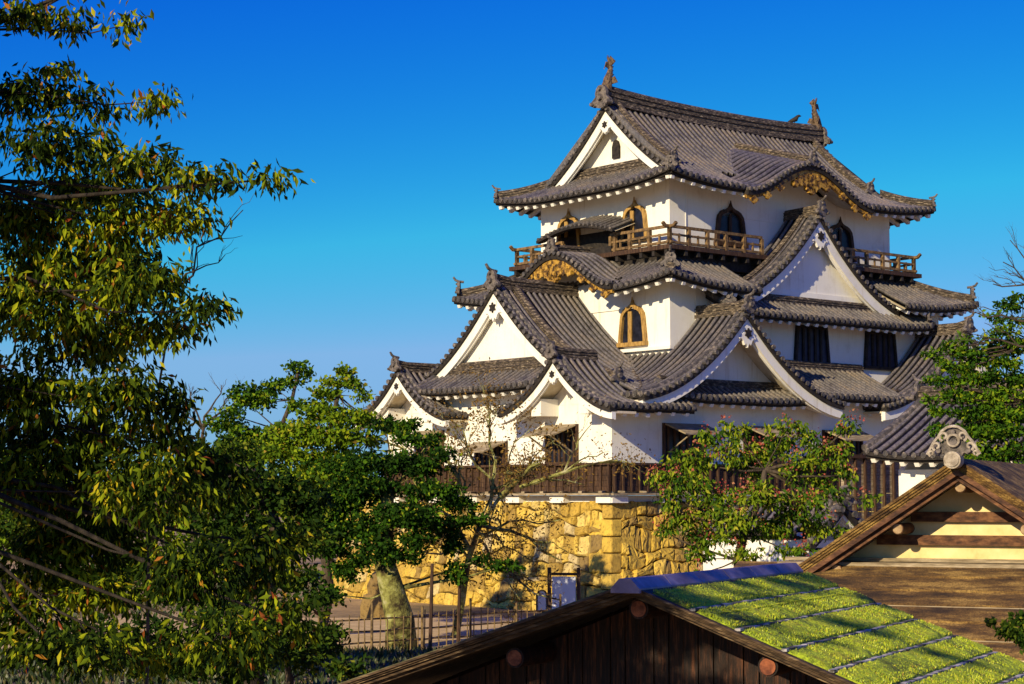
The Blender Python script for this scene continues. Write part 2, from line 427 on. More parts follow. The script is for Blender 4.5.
# --- top roof (hip and gable)
z3=12.5; W3=5.5; H3=3.95
g3=concave(z3+H3,W3,H3,.5)
def h3(d): return g3(W3-d)
u0,u1,v0,v1=4.6,21.5,1.5,12.5
INS=1.55
def Pm3(k):
    def P(s_,d):
        m=min(s_-u0,u1-s_); return (s_, (v0+d) if k<0 else (v1-d), h3(d)+lift(m,.36,4.0)*max(0,1-d/3.5))
    return P
def dh3(s_):
    m=min(s_-u0,u1-s_); return W3 if m>=INS else max(m,.02)
r3=[patch(K,'top_roof',Pm3(-1),u0,9.3,lambda s_:0.0,dh3,nd=16),patch(K,'top_roof',Pm3(1),u0,u1,lambda s_:0.0,dh3,nd=16)]
patch(K,'top_roof',Pm3(-1),9.3,16.6,lambda s_:1.75,dh3,nd=12,caps=False,soffit=False); patch(K,'top_roof',Pm3(-1),16.6,u1,lambda s_:0.0,dh3,nd=16)
def Pe3(k):
    def P(s_,d):
        m=min(s_-v0,v1-s_); return ((u0+d) if k<0 else (u1-d), s_, h3(d)+lift(m,.36,4.0)*max(0,1-d/3.5))
    return P
for k in (-1,1):
    patch(K,'top_roof',Pe3(k),v0,v1,lambda s_:0.0,lambda s_:max(.02,min(s_-v0,v1-s_,INS+1.0)),nd=10)
def hip_path(eu,ev,du,dv,hf,L,dmax,n=8,dmin=.0,Lc=4.0):
    out=[]
    for i in range(n+1):
        d=dmax-(dmax-dmin)*i/n; out.append((eu+du*d,ev+dv*d,hf(d)+lift(d,L,Lc)*max(0,1-d/3.5)+.04))
    return out
for eu,du in ((u0,1),(u1,-1)):
    for ev,dv in ((v0,1),(v1,-1)):
        ridge(r3[0],hip_path(eu,ev,du,dv,h3,.36,1.75,dmin=.12),.16,.36)
        oni(r3[0],(eu+du*.12,ev+dv*.12,h3(.1)+.36),(-du,-dv,0),.5)
        # ridge that runs down beside the gable
        pth=[(eu+du*(INS+.62),7+(-dv)*x,g3(x)+.05) for x in [.3+i*(W3-2.05-.3)/12 for i in range(13)]]
        mb=MB(); mb.sweep(pth,ridge_prof(.2,.42),side=(1,0,0)); mb.build('descending_ridge',M['ridge'],r3[0])
        e=pth[-1]; oni(r3[0],(e[0],e[1]-dv*.05,e[2]-.02),(0,-dv,0),.55)
for sgn,q in ((-1,u0+INS),(1,u1-INS)):
    wl=gable_trim(K,'u',VC,q,sgn,g3,3.95,q-sgn*.75,z3+.6,3.5,bh=.55,pend=.45,bracket=False)
    # small arched vent and base band
    F=mapper('u',VC); qq=q-sgn*.72
    mb=MB(); a=[(-.22,0),(.22,0),(.22,.5),(.14,.72),(0,.8),(-.14,.72),(-.22,.5)]
    mb.prism([F(x,qq+sgn*.0,z3+1.75+z) for x,z in a],(sgn*.08,0,0)); mb.build('vent',M['dark'],wl)
    pb=[F(x,q-sgn*.62,z3+1.05) for x in (-2.9,-1.5,0,1.5,2.9)]
    ridge(wl,pb,.2,.45,'base_ridge')
n=20
pth=[(6.15+13.8*i/n,VC,16.4+.22*abs(2*i/n-1)**2.5) for i in range(n+1)]
rr=ridge(K,pth,.27,.72,'top_ridge')
for sgn,uu in ((-1,6.1),(1,20.0)):
    oni(rr,(uu,VC,16.35),(sgn,0,0),.95,horn=False)
# fish ornaments
def shachi(uu,sgn):
    c=Vector((uu,VC,17.28)); mb=MB(); FS=.86; FX=.7
    pts=[c+Vector((sgn*.1,0,-.35)),c+Vector((sgn*.2,0,0)),c+Vector((sgn*.12,0,.35)),c+Vector((-sgn*.06,0,.7)),c+Vector((-sgn*.12,0,1.0)),c+Vector((0,0,1.3)),c+Vector((sgn*.12,0,1.6))]
    mb.tube(pts,[.26,.34,.27,.2,.14,.09,.02],9)
    # snout, fins, tail lobes
    mb.tube([c+Vector((sgn*.1,0,.0)),c+Vector((sgn*.42,0,-.02)),c+Vector((sgn*.55,0,.12))],[.24,.16,.06],8)
    for k in (-1,1):
        mb.prism([c+Vector((0,k*.2,.1)),c+Vector((-sgn*.28,k*.5,.2)),c+Vector((-sgn*.1,k*.42,.5)),c+Vector((0,k*.15,.4))],(sgn*.05,0,0))
        mb.prism([c+Vector((-sgn*.08,0,.95)),c+Vector((-sgn*.28,k*.3,1.3)),c+Vector((sgn*.02,k*.16,1.55)),c+Vector((sgn*.05,0,1.2))],(sgn*.05,0,0))
    for i in range(6):
        z=.1+i*.2; x=-sgn*(.3-.04*abs(i-2)+ (0.05 if i>3 else 0))
        mb.prism([c+Vector((x+sgn*.12,-.03,z)),c+Vector((x-sgn*.1,-.03,z+.17)),c+Vector((x+sgn*.1,-.03,z+.2))],(0,.06,0))
    mb.prism([c+Vector((-sgn*.1,-.03,.85)),c+Vector((sgn*.3,-.03,1.0)),c+Vector((sgn*.42,-.03,.85)),c+Vector((sgn*.26,-.03,1.25)),c+Vector((0,-.03,1.25))],(0,.06,0))
    mb.v=[(c.x+(x-c.x)*FX,c.y+(y-c.y)*FX,c.z+(z-c.z)*FS) for x,y,z in mb.v]
    o=mb.build('fish_ornament',M['shachi'],rr,smooth=False); return o
shachi(6.45,-1); shachi(19.7,1)

# --- wave gable (karahafu) on the long side of the top roof
def arch(Wd,H): return lambda x: H*(.5+.5*math.cos(math.pi*min(1,abs(x)/Wd)))
def karahafu(ax,c,qf,qb,sgn,Wd,z,H,rise,wallq,barge_gold=True):
    F=mapper(ax,c); ar=arch(Wd,H); 
    if sgn<0: base=lambda q: z+rise*(q-qf)
    host=None
    for k in (-1,1):
        P=lambda s_,d,k=k: F(k*(Wd-d),s_,base(s_)+ar(Wd-d))
        o=patch(K,'wave_gable_roof',P,qf,qb,lambda s_:0.0,lambda s_:Wd-.02,nd=14,caps=False,soffit=False)
        host=host or o
    xs=[-Wd+2*Wd*i/36 for i in range(37)]; sdv=F(0,1,0)-F(0,0,0); g=lambda x: z+ar(x)
    mb=MB(); acc=0; last=None; nxt=.1
    for i in range(401):
        x=-Wd+2*Wd*i/400; p=F(x,qf,g(x))
        if last is not None: acc+=(p-last).length
        last=p
        if acc>=nxt: nxt+=.3; q=p+Vector((0,0,.03)); mb.cyl(q+sdv*sgn*.07,q-sdv*sgn*.34,.098,n=8)
    mb.build('verge_tile',M['tile_cap'],host)
    mb=MB(); mb.sweep([F(x,qf,g(x)) for x in xs],[(0,-.02),(-.4,-.02),(-.4,-.22),(-.03,-.22)],side=sdv*sgn); mb.build('verge_underboard',M['dark'],host)
    def bd(i):
        x=abs(xs[i])/Wd; h=.12+.12*max(0,1-x*1.4); return [(-.1,-.2),(-.24,-.2),(-.24,-.24-h),(-.1,-.24-h)]
    mb=MB(); mb.sweep([F(x,qf,g(x)) for x in xs],bd,side=sdv*sgn)
    mb.build('carved_bargeboard',M['gold'] if barge_gold else M['dark'],host)
    # carved pendant: lobes of gilded leaves
    mb=MB(); zc=g(0)-.75
    for j,(a,b,r_) in enumerate(((0,0,.34),(.38,.06,.26),(-.38,.06,.26),(.72,.02,.2),(-.72,.02,.2),(0,-.3,.2),(.2,-.22,.16),(-.2,-.22,.16),(1.0,-.12,.15),(-1.0,-.12,.15))):
        p=[F(a+r_*math.cos(t_)*(1+.18*math.cos(5*t_)),qf-sgn*.05,zc+b+r_*math.sin(t_)*(1+.18*math.cos(5*t_))) for t_ in [2*math.pi*k/20 for k in range(20)]]
        mb.prism(p,sdv*(-sgn)*(.1+.012*j))
    mb.build('gilded_carving',M['gold'],host)
    if True:
        for k in (-1,1):
            for a in (.5,.7,.9):
                mb=MB()
                x=k*a*Wd; r_=.15
                p=[F(x+r_*1.4*math.cos(t_)*(1+.2*math.cos(4*t_)),qf-sgn*.03,g(x)-.42+r_*math.sin(t_)*(1+.2*math.cos(4*t_))) for t_ in [2*math.pi*q_/16 for q_ in range(16)]]
                mb.prism(p,sdv*(-sgn)*.09); mb.build('gilded_carving',M['gold'],host)
    mb=MB(); dq=abs(wallq-qf); mb.sweep([F(x,qf,g(x)) for x in xs],[(-.24,-.24),(-dq,-.24+rise*dq),(-dq,-.3+rise*dq),(-.24,-.3)],side=sdv*sgn); mb.build('soffit',M['soffit'],host)
    pts=[F(-Wd*.96,wallq,z-.9),F(Wd*.96,wallq,z-.9)]+[F(Wd*.96-2*Wd*.96*i/24,wallq,g(Wd*.96-2*Wd*.96*i/24)-.26+rise*dq*.5) for i in range(25)]
    mb=MB(); mb.prism(pts,sdv*(-sgn)*.08); mb.build('wave_gable_wall',M['plaster'],host)
    return host,base,ar
hst,bs,ar=karahafu('v',12.95,1.32,5.9,-1,4.0,12.42,1.45,.28,2.98)
ridge(hst,[(12.95,1.35+4.4*i/6,bs(1.35+4.4*i/6)+1.45) for i in range(7)],.17,.38); oni(hst,(12.95,1.36,bs(1.36)+1.42),(0,-1,0),.6)

# --- middle roof skirt
z2=8.08; 
def h2(d): return z2+.46*d+.035*d*d
a0,a1,b0,b1=3.3,22.8,.2,13.8
def P2(k):
    return lambda s_,d: (s_,(b0+d) if k<0 else (b1-d), h2(d)+lift(min(s_-a0,a1-s_),.42,4.5)*max(0,1-d/4))
def P2e(k):
    return lambda s_,d: ((a0+d) if k<0 else (a1-d), s_, h2(d)+lift(min(s_-b0,b1-s_),.42,4.5)*max(0,1-d/4))
zero=lambda s_:0.0
cap2=lambda s_:max(.02,min(s_-a0,a1-s_,2.85)); cap2e=lambda s_:max(.02,min(s_-b0,b1-s_,2.85))
r2=patch(K,'middle_roof',P2(-1),a0,8.5,zero,cap2); patch(K,'middle_roof',P2(-1),17.65,a1,zero,cap2); patch(K,'middle_roof',P2(1),a0,a1,zero,cap2)
patch(K,'middle_roof',P2e(-1),b0,3.75,zero,cap2e); patch(K,'middle_roof',P2e(-1),10.25,b1,zero,cap2e); patch(K,'middle_roof',P2e(1),b0,b1,zero,cap2e)
patch(K,'middle_roof',P2e(-1),3.75,10.25,lambda s_:.9,cap2e,caps=False,soffit=False)
for eu,du in ((a0,1),(a1,-1)):
    for ev,dv in ((b0,1),(b1,-1)):
        ridge(r2,hip_path(eu,ev,du,dv,h2,.42,2.75,dmin=.15,Lc=4.5),.17,.36)
        oni(r2,(eu+du*.25,ev+dv*.25,h2(.2)+.5),(-du,-dv,0),.62)
hst,bs,ar=karahafu('u',VC,3.15,5.6,-1,3.55,8.28,1.55,.04,4.5)
ridge(hst,[(3.2+i*.5,VC,bs(3.2+i*.5)+1.58) for i in range(6)],.16,.34); oni(hst,(3.2,VC,9.86),(-1,0,0),.6)
# D2: big triangular gable on the long side
gD2=concave(11.72,5.05,3.75,.4)
gr=gable_roof(K,'v',UC,gD2,5.05,1.0,3.02,name='middle_gable_roof',caps=(False,False),nd=12)
gable_trim(K,'v',UC,1.0,-1,gD2,5.05,1.55,7.6,4.6,bh=.62,pend=.62,bracket=False)
ridge(gr[0],[(UC,1.02+i*.4,11.74+.05*(4-i)/4) for i in range(6)],.17,.38); oni(gr[0],(UC,1.02,11.7),(0,-1,0),.62)
for k in (-1,1):
    mb=MB(); mb.sweep([(UC+k*x,1.95,gD2(x)+.05) for x in [.2+i*.4 for i in range(10)]],ridge_prof(.15,.3),side=(0,1,0)); mb.build('descending_ridge',M['ridge'],gr[0])
# lower pent roof under it
def pent(name,ax,s0,s1,e,k,z,slope,depth,liftL=.12,nd=7,ends=True,rid=True):
    """pent roof; e eave position, k = +1 if inward is increasing"""
    F=(lambda s_,q,zz: (s_,q,zz)) if ax=='v' else (lambda s_,q,zz:(q,s_,zz))
    P=lambda s_,d: F(s_,e+k*d,z+slope*d+.03*d*d+lift(min(s_-s0,s1-s_),liftL,2.5)*max(0,1-d/2))
    o=patch(K,name,P,s0,s1,zero,lambda s_:depth,nd=nd)
    if ends:
        for sx in (s0,s1):
            mb=MB(); mb.tube([Vector(P(sx,depth*i/5))+Vector((0,0,.08)) for i in range(6)],[.13]*6,8); mb.build('verge_roll',M['tile_cap'],o)
            mb=MB(); mb.sweep([P(sx,depth*i/5) for i in range(6)],[(-.05,0),(.05,0),(.05,-.2),(-.05,-.2)]); mb.build('end_board',M['dark'],o)
    if rid:
        ridge(o,[Vector(P(s0+(s1-s0)*i/6,depth-.1)) for i in range(7)],.16,.32,'top_course')
    return o,P
p2,PP=pent('pent_roof','v',6.6,19.5,.2,1,7.15,.55,1.32,.15)
for s_ in (6.75,19.35): oni(p2,Vector(PP(s_,.25))+Vector((0,0,.1)),(-1 if s_<13 else 1,-1,0),.55)

# --- lower roofs
xB=np.array([0,.5,1.3,2.3,3.2,4.4,5.1,6.1,7.2,8.3]); zB=np.array([8.2,7.72,6.95,6.02,5.37,4.78,4.5,4.12,3.66,3.14])
cB=np.polyfit(xB,zB,4)
gB=lambda x: float(np.polyval(cB,abs(x)))
WB=8.3
FB=mapper('u',VC)
for side in (0,1):
    m_=(lambda uu:uu) if side==0 else (lambda uu:26.1-uu)
    lo=lambda s_: (2.7 if s_<.95 else 0.0) if s_<3.15 else 1.6
    for k in (-1,1):
        # side 0 = gable to the left, side 1 mirrored at the far end
        P=lambda s_,d,k=k,m_=m_: (m_(s_),VC+k*(WB-d),gB(WB-d))
        o=patch(K,'lower_roof',P,.0,.95,lambda s_:2.7,lambda s_:WB-.02,nd=16,caps=False,soffit=False)
        patch(K,'lower_roof',P,.95,3.15,zero,lambda s_:WB-.02,nd=20)
        patch(K,'lower_roof',P,3.15,4.7,lambda s_:1.5,lambda s_:WB-.02,nd=16,caps=False,soffit=False)
        mb=MB(); mb.sweep([(m_(1.05),VC+k*x,gB(x)+.04) for x in [.3+i*(6.15-.3)/16 for i in range(17)]],ridge_prof(.19,.4),side=(1,0,0)); mb.build('descending_ridge',M['ridge'],o)
        oni(o,(m_(1.05),VC+k*6.2,gB(6.2)+.05),(0,k,0),.6)
    sg=-1 if side==0 else 1
    ridge(o,[(m_(.05+4.5*i/5),VC,8.22+(.12 if i==0 else 0)) for i in range(6)],.2,.45); oni(o,(m_(.05),VC,8.15),(sg,0,0),.75)
    wl=gable_trim(K,'u',VC,m_(0.0),sg,gB,4.75,m_(.5),4.2,4.3,bh=.55,pend=.62,bracket=False)
    F=mapper('u',VC); ridge(wl,[F(x,m_(.38),4.95) for x in (-3.4,-1.7,0,1.7,3.4)],.18,.36,'base_ridge')
    pent('pent_roof','u',3.15,10.85,m_(-1.05),-sg,4.05,.5,1.45,.1)
    # small corner gables
    for cc in (1.9,11.7):
        gC=concave(5.08,3.2,1.98,.25)
        inner=1 if cc<7 else -1
        for k in (-1,1):
            qb=1.05 if k==-inner else 1.05
            P=lambda s_,d,k=k,m_=m_,cc=cc: (m_(s_),cc+k*(3.2-d),gC(3.2-d))
            o=patch(K,'corner_gable_roof',P,-1.3,(1.05 if k==-inner else .6),zero,lambda s_:3.18,nd=10)
        gable_trim(K,'u',cc,m_(-1.3),sg,gC,3.2,m_(-.0),3.3,1.9,bh=.42,pend=.42)
        ridge(o,[(m_(-1.28+2.2*i/4),cc,5.08+(.08 if i==0 else 0)) for i in range(5)],.17,.34); oni(o,(m_(-1.3),cc,5.02),(sg,0,0),.6)
# D and its twin on the long side
gD=concave(6.98,5.6,3.42,.22)
for c,mir in ((6.1,1),(20.0,-1)):
    o=None
    for k in (-1,1):
        P=lambda s_,d,k=k,c=c: (c+k*(5.6-d),s_,gD(5.6-d))
        outer=(k==-mir)
        o=patch(K,'long_side_gable_roof',P,-1.25,1.5,zero,lambda s_:5.58,nd=14)
        if outer: patch(K,'long_side_gable_roof',P,1.5,4.3,lambda s_:.6,lambda s_:5.58-1.62,nd=10,caps=False,soffit=False)
    gable_trim(K,'v',c,-1.25,-1,gD,5.6,.02,3.9,4.9,bh=.55,pend=.6,bracket=False)
    ridge(o,[(c,-1.22+i*.55,7.0+(.12 if i==0 else 0)) for i in range(6)],.19,.42); oni(o,(c,-1.25,6.95),(0,-1,0),.68)
    mb=MB(); mb.sweep([(c-mir*(1.7+i*.35),1.52+max(0,(i*.35-.0))*.55,gD(1.7+i*.35)+.1) for i in range(2)],ridge_prof(.12,.25),side=(0,1,0))
    # valley course where this roof meets the main slope
    pv=[]
    for i in range(12):
        v=-.8+i*.3
        x=1.7
        best=None
        for j in range(200):
            xx=1.2+j*.022
            if gD(xx)<gB(VC-v): best=xx; break
        if best and best<5.3: pv.append((c-mir*best,v,gD(best)+.03))
    if len(pv)>1:
        mb=MB(); mb.sweep(pv,[(-.12,-.1),(-.12,.08),(0,.13),(.12,.08),(.12,-.1)],side=(1,0,0)); mb.build('valley_course',M['ridge'],o)
    pent('pent_roof','v',c-3.7,c+3.9,-.98,1,3.55,.5,1.05,.12)
pent('pent_roof','v',10.2,16.0,-1.15,1,3.86,.44,2.66,.0,ends=False)
patch(K,'lower_roof',lambda s_,d:(s_,15.3-d,3.1+.5*d),3.1,23,zero,lambda s_:3.0)
# ledge below the middle windows (left face)
mb=MB(); mb.box(4.35,4.55,1.3,6.4,5.62,5.75); mb.box(4.55,9,1.32,1.5,5.4,5.55); mb.build('wall_ledge',M['plaster'],K)

# --- balcony
deck=MB(); deck.box(5.05,21.05,2.0,12.0,9.72,9.9); deck.build('balcony_deck',M['wood'],K)
mb=MB(); mb.box(5.5,20.6,2.45,11.55,9.15,9.72)
for i in range(22): mb.box(5.25+i*.72,5.4+i*.72,2.05,2.5,9.5,9.72)
for i in range(14): mb.box(5.1,5.5,2.2+i*.72,2.35+i*.72,9.5,9.72)
mb.build('balcony_bearer',M['dark'],K)
def rail(p,q,ext0=.25,ext1=.25):
    p=Vector(p); q=Vector(q); L=(q-p).length; t=(q-p)/L; mb=MB()
    for z,w,h,e in ((10.66,.12,.11,1),(10.34,.09,.08,0),(10.02,.12,.1,.6)):
        mb.beam(p-t*ext0*e+Vector((0,0,z)),q+t*ext1*e+Vector((0,0,z)),w,h)
    for s_,e_ in ((p,ext0),(q,ext1)):
        if e_>0:
            d=(-t if s_ is p else t); mb.beam(s_+d*e_+Vector((0,0,10.66)),s_+d*(e_+.14)+Vector((0,0,10.78)),.12,.11)
    rl=mb.build('railing',M['rail'],K)
    n=max(1,round(L/1.1))
    for i in range(n+1):
        c=p+t*L*i/n; mb=MB(); mb.box(c.x-.07,c.x+.07,c.y-.07,c.y+.07,9.9,10.6); mb.build('baluster',M['rail'],rl)
    for i in range(n):
        c=p+t*L*(i+.5)/n; mb=MB(); mb.box(c.x-.035,c.x+.035,c.y-.035,c.y+.035,10.0,10.4); mb.build('small_baluster',M['rail'],rl)
    return rl
rail((5.3,2.25,0),(10.7,2.25,0),.25,0); rail((15.3,2.25,0),(20.8,2.25,0),0,.25)
rail((5.3,2.25,0),(5.3,5.7,0),.25,.0); rail((5.3,8.7,0),(5.3,11.75,0),0,.25); rail((20.8,2.25,0),(20.8,11.75,0)); rail((5.3,11.75,0),(20.8,11.75,0))
# hood between karahafu ridge and the gallery
hood_P=lambda s_,d: (4.75+d, s_, 10.78+.4*math.sin(math.pi*(s_-5.0)/4.8)+.38*d)
hd=patch(K,'gallery_hood',hood_P,5.0,9.8,zero,lambda s_:1.3,nd=5,pitch=.27,rh=.08,thick=.12,rafters=False)
mb=MB(); mb.box(5.95,6.03,5.3,9.6,9.9,11.0); mb.box(5.2,6.0,5.6,9.4,9.9,10.2); mb.build('hood_shade',M['dark'],hd)  # dark boxes stand in for the shade under the hood
for v_ in (5.35,9.4): mb=MB(); mb.box(5.2,5.34,v_,v_+.13,9.9,11.0); mb.build('hood_post',M['rail'],hd)

# --- windows
katomado(K,'u',4.98,6.05,-1,1.55,10.45,12.0); katomado(K,'u',9.1,6.05,-1,1.55,10.45,12.0)
katomado(K,'u',3.55,4.55,-1,1.6,5.95,7.6); katomado(K,'u',10.4,4.55,-1,1.6,5.95,7.6)
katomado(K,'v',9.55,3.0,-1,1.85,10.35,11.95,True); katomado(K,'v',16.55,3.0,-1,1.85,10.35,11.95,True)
for c in (8.3,12.85,17.35):
    F=mapper('v',c); mb=MB()
    o_=[(-1.12,5.35),(1.12,5.35),(.95,7.02),(-.95,7.02)]; i_=[(-.98,5.5),(.98,5.5),(.83,6.9),(-.83,6.9)]
    for a in range(4):
        b=(a+1)%4; mb.prism([F(o_[a][0],1.36,o_[a][1]),F(o_[b][0],1.36,o_[b][1]),F(i_[b][0],1.36,i_[b][1]),F(i_[a][0],1.36,i_[a][1])],(0,.14,0))
    w_=mb.build('window',M['dark'],K)
    mb=MB(); mb.prism([F(x,1.44,z) for x,z in i_],(0,.05,0)); mb.build('pane',M['bluewin'],w_)
    mb=MB()
    for x in (-.55,-.2,.2,.55): mb.box(c+x-.06,c+x+.06,1.38,1.44,5.5,6.9)
    mb.build('lattice',M['dark'],w_)
def awning(ax,c,w,z0,z1,sgn=-1,q=0.0):
    F=mapper(ax,c); mb=MB()
    def bx(x0,x1,q0,q1,za,zb,m=0):
        a=F(x0,q+sgn*q0,za); b=F(x1,q+sgn*q1,zb); mb.box(a.x,b.x,a.y,b.y,a.z,b.z,m)
    bx(-w/2-.1,w/2+.1,0,.1,z1,z1+.12); bx(-w/2-.1,-w/2,0,.09,z0,z1); bx(w/2,w/2+.1,0,.09,z0,z1); bx(-w/2-.1,w/2+.1,0,.1,z0-.1,z0)
    o=mb.build('window',M['wood'],K)
    mb=MB(); bx(-w/2,w/2,0,.02,z0,z1); mb.build('pane',M['pane'],o)
    mb=MB()
    for i in range(6):
        x=-w/2+w*(i+.5)/6; bx(x-.05,x+.05,.02,.07,z0,z1)
    mb.build('lattice',M['wood'],o)
    mb=MB(); L=1.15; a=R(20)
    p=[F(-w/2-.05,q+sgn*.12,z1+.05),F(w/2+.05,q+sgn*.12,z1+.05),F(w/2+.05,q+sgn*(.12+L*math.cos(a)),z1+.05-L*math.sin(a)),F(-w/2-.05,q+sgn*(.12+L*math.cos(a)),z1+.05-L*math.sin(a))]
    mb.prism(p,(0,0,.06)); so_=mb.build('awning_shutter',M['plank'],o)
    mb=MB()
    for k in (-1,1): mb=MB(); mb.beam(F(k*w*.38,q+sgn*(.1+L*.9),z1-.35),F(k*w*.38,q+sgn*.06,z0+.35),.05,.05); mb.build('prop_stick',M['plank'],o)
awning('u',2.75,1.65,1.15,2.45); awning('u',7.0,1.8,1.0,1.9); awning('u',11.0,1.65,1.15,2.45)
awning('v',3.75,2.1,1.2,2.5); awning('v',8.2,2.1,1.2,2.5); awning('v',13.0,2.3,1.15,2.45); awning('v',18.0,2.3,1.15,2.45)

# --- timber skirt, ledge and plaster sill
def skirt(ax,s0,s1,q,sgn):
    F=(lambda s_,qq,z:Vector((s_,qq,z))) if ax=='v' else (lambda s_,qq,z:Vector((qq,s_,z)))
    def bx(mb,a,b,q0,q1,z0,z1):
        p=F(a,q+sgn*q0,z0); r_=F(b,q+sgn*q1,z1); mb.box(p.x,r_.x,p.y,r_.y,p.z,r_.z)
    mb=MB()
    for i in range(5): bx(mb,s0,s1,-.02,.1+.012*(4-i),.02+i*.2,.21+i*.2)
    sk=mb.build('timber_skirt',M['wood'],K)
    mb=MB(); n=int((s1-s0)/.42)
    for i in range(n+1):
        s_=s0+(s1-s0)*i/n; bx(mb,s_-.035,s_+.035,.1,.2,0,1.02)
    bx(mb,s0-.1,s1+.1,.0,.24,1.0,1.09); mb.build('skirt_batten',M['wood'],sk)
    mb=MB(); bx(mb,s0-.5,s1+.5,-.1,.62,-.12,-.04)
    for i in range(int((s1-s0)/1.1)+1):
        s_=s0+i*1.1; a=F(s_,q+sgn*.6,-.0); b=F(s_+.25,q+sgn*.1,.02); mb.beam(a,b,.14,.07)
    mb.build('ledge_board',M['plank'],sk)
    mb=MB(); bx(mb,s0-.05,s1+.05,-.3,.12,-.36,-.13)
    for i in range(int((s1-s0)/2.6)+1):
        bx(mb,s0+i*2.6-.4,s0+i*2.6+.4,.1,.45,-.4,-.125)
    mb.build('plaster_sill',M['plaster'],sk)
skirt('u',0,14,0,-1); skirt('v',0,26.1,0,-1)
# lightning cable and clips
mb=MB(); mb.tube([(6.95,2.97,12.6),(6.95,2.97,11.3),(6.95,2.97,9.9)],[.014]*3,5); mb.tube([(5.95,1.47,8.4),(5.95,1.47,7.0),(5.95,1.47,4.6)],[.014]*3,5)
mb.build('lightning_cable',M['plaster'],K)

# ------------------------------------------------------------ STONE BASE
def stone_mat(t,b,out):
    at=node(t,'ShaderNodeAttribute',attribute_name='tint'); v=coord(t,'Object')
    n=noise(t,2.2,7,.72,v); n2=noise(t,9,5,.75,v)
    c=ramp(t,at.outputs['Fac'],[(0,(.22,.15,.05)),(.3,(.46,.31,.05)),(.6,(.6,.42,.06)),(.85,(.66,.5,.13)),(1,(.48,.4,.24))])
    d=ramp(t,n,[(.34,(.5,.45,.36)),(.46,(.95,.92,.86)),(.66,(1.15,1.12,1.05))]); c=mixc(t,1.0,c,d,'MULTIPLY')
    d=ramp(t,n2,[(.34,(.4,.35,.3)),(.46,(.95,.95,.95)),(.7,(1.12,1.1,1))]); c=mixc(t,1.0,c,d,'MULTIPLY')
    t.links.new(c,b.inputs['Base Color']); b.inputs['Roughness'].default_value=.9
    bump(t,b,mixc(t,.5,n,n2),.9,.08)
M['stone']=mat('ochre_stone',stone_mat)
M['gap']=simple('wall_gap',[(.3,(.02,.015,.01)),(.7,(.06,.045,.03))],4,1)
SB=empty('stone_base',P0,A_U); tag(SB,'battered base wall of rough yellow-ochre stones beneath the castle keep','stone wall')
def stones(name,face,length,seed):
    """face(s,t)-> point, t 0 top..1 bottom; irregular quads with bulged centres"""
    rg=random.Random(seed); verts=[];faces=[];tint=[]
    Ht=4.1; rows=[0]; 
    while rows[-1]<Ht: rows.append(rows[-1]+rg.uniform(.32,.66))
    rows[-1]=Ht
    nrm=(face(1,.0)-face(0,.0)).cross(face(0,1)-face(0,0)).normalized(); nrm = -nrm if nrm.z<0 else nrm
    for i in range(len(rows)-1):
        s_=.42
        s_=max(.0,s_)
        yofs=lambda x,k: .16*math.sin(x*1.3+k*2.1+seed)+.09*math.sin(x*3.1+k)
        while s_<length:
            w_=rg.choice([rg.uniform(.25,.45),rg.uniform(.5,1.0),rg.uniform(.4,.65)])
            e=min(s_+w_,length)
            def yy(x,k): return 0 if k==0 else (Ht if k==len(rows)-1 else rows[k]+yofs(x,k))
            split=rg.random()<.22 and w_<.8 and rows[i+1]-rows[i]>.6
            subs=[(0,1)] if not split else [(0,.48),(.48,1)]
            for f0,f1 in subs:
                g_=.035
                cs=[]
                nper=4
                A=[(s_,f0),(e,f0),(e,f1),(s_,f1)]; ring=[]
                for a in range(4):
                    p,q=A[a],A[(a+1)%4]
                    for j in range(nper):
                        t_=j/nper; x=p[0]+(q[0]-p[0])*t_; f=p[1]+(q[1]-p[1])*t_
                        y=yy(x,i)*(1-f)+yy(x,i+1)*f
                        jt=.03; ring.append((x+rg.uniform(-jt,jt),y+rg.uniform(-jt,jt)))
                cxx=sum(r_[0] for r_ in ring)/len(ring); cyy=sum(r_[1] for r_ in ring)/len(ring)
                bulge=rg.uniform(.07,.2); tn=rg.random(); tilt=(rg.uniform(-.16,.16),rg.uniform(-.16,.16))
                base=len(verts)
                for sc,dp in ((.955,-.25),(.945,.15),(.86,.8),(.5,.95)):
                    for (x,y) in ring:
                        # corner rounding
                        X=cxx+(x-cxx)*sc; Y=cyy+(y-cyy)*sc
                        P_=face(X,Y/Ht)+nrm*(dp*bulge*1.0+(tilt[0]*(X-cxx)+tilt[1]*(Y-cyy))*(1 if dp>0 else 0)+rg.uniform(-.028,.028))
                        verts.append(tuple(P_))
                n=len(ring); verts.append(tuple(face(cxx,cyy/Ht)+nrm*bulge))
                for l in range(3):
                    for k in range(n):
                        k2=(k+1)%n; faces.append((base+l*n+k,base+l*n+k2,base+(l+1)*n+k2,base+(l+1)*n+k)); tint.append(tn)
                for k in range(n): faces.append((base+3*n+k,base+3*n+(k+1)%n,len(verts)-1)); tint.append(tn)
            s_=e
    me=bpy.data.meshes.new(name); me.from_pydata(verts,[],faces); me.materials.append(M['stone'])
    at=me.attributes.new('tint','FLOAT','FACE'); at.data.foreach_set('value',tint)
    o=bpy.data.objects.new(name,me); COL.objects.link(o); o.parent=SB
    import bmesh
    bm=bmesh.new(); bm.from_mesh(me); bmesh.ops.recalc_face_normals(bm,faces=bm.faces); bm.to_mesh(me); bm.free()
    return o
TOPZ,BOTZ,BAT=-.36,-4.45,1.5
def fL(s_,t): # left face, s along v
    k=max(0,t)**1.3*BAT; return Vector((-.12-k,-.12-k+s_*(1+(k)/16),TOPZ+(BOTZ-TOPZ)*t))
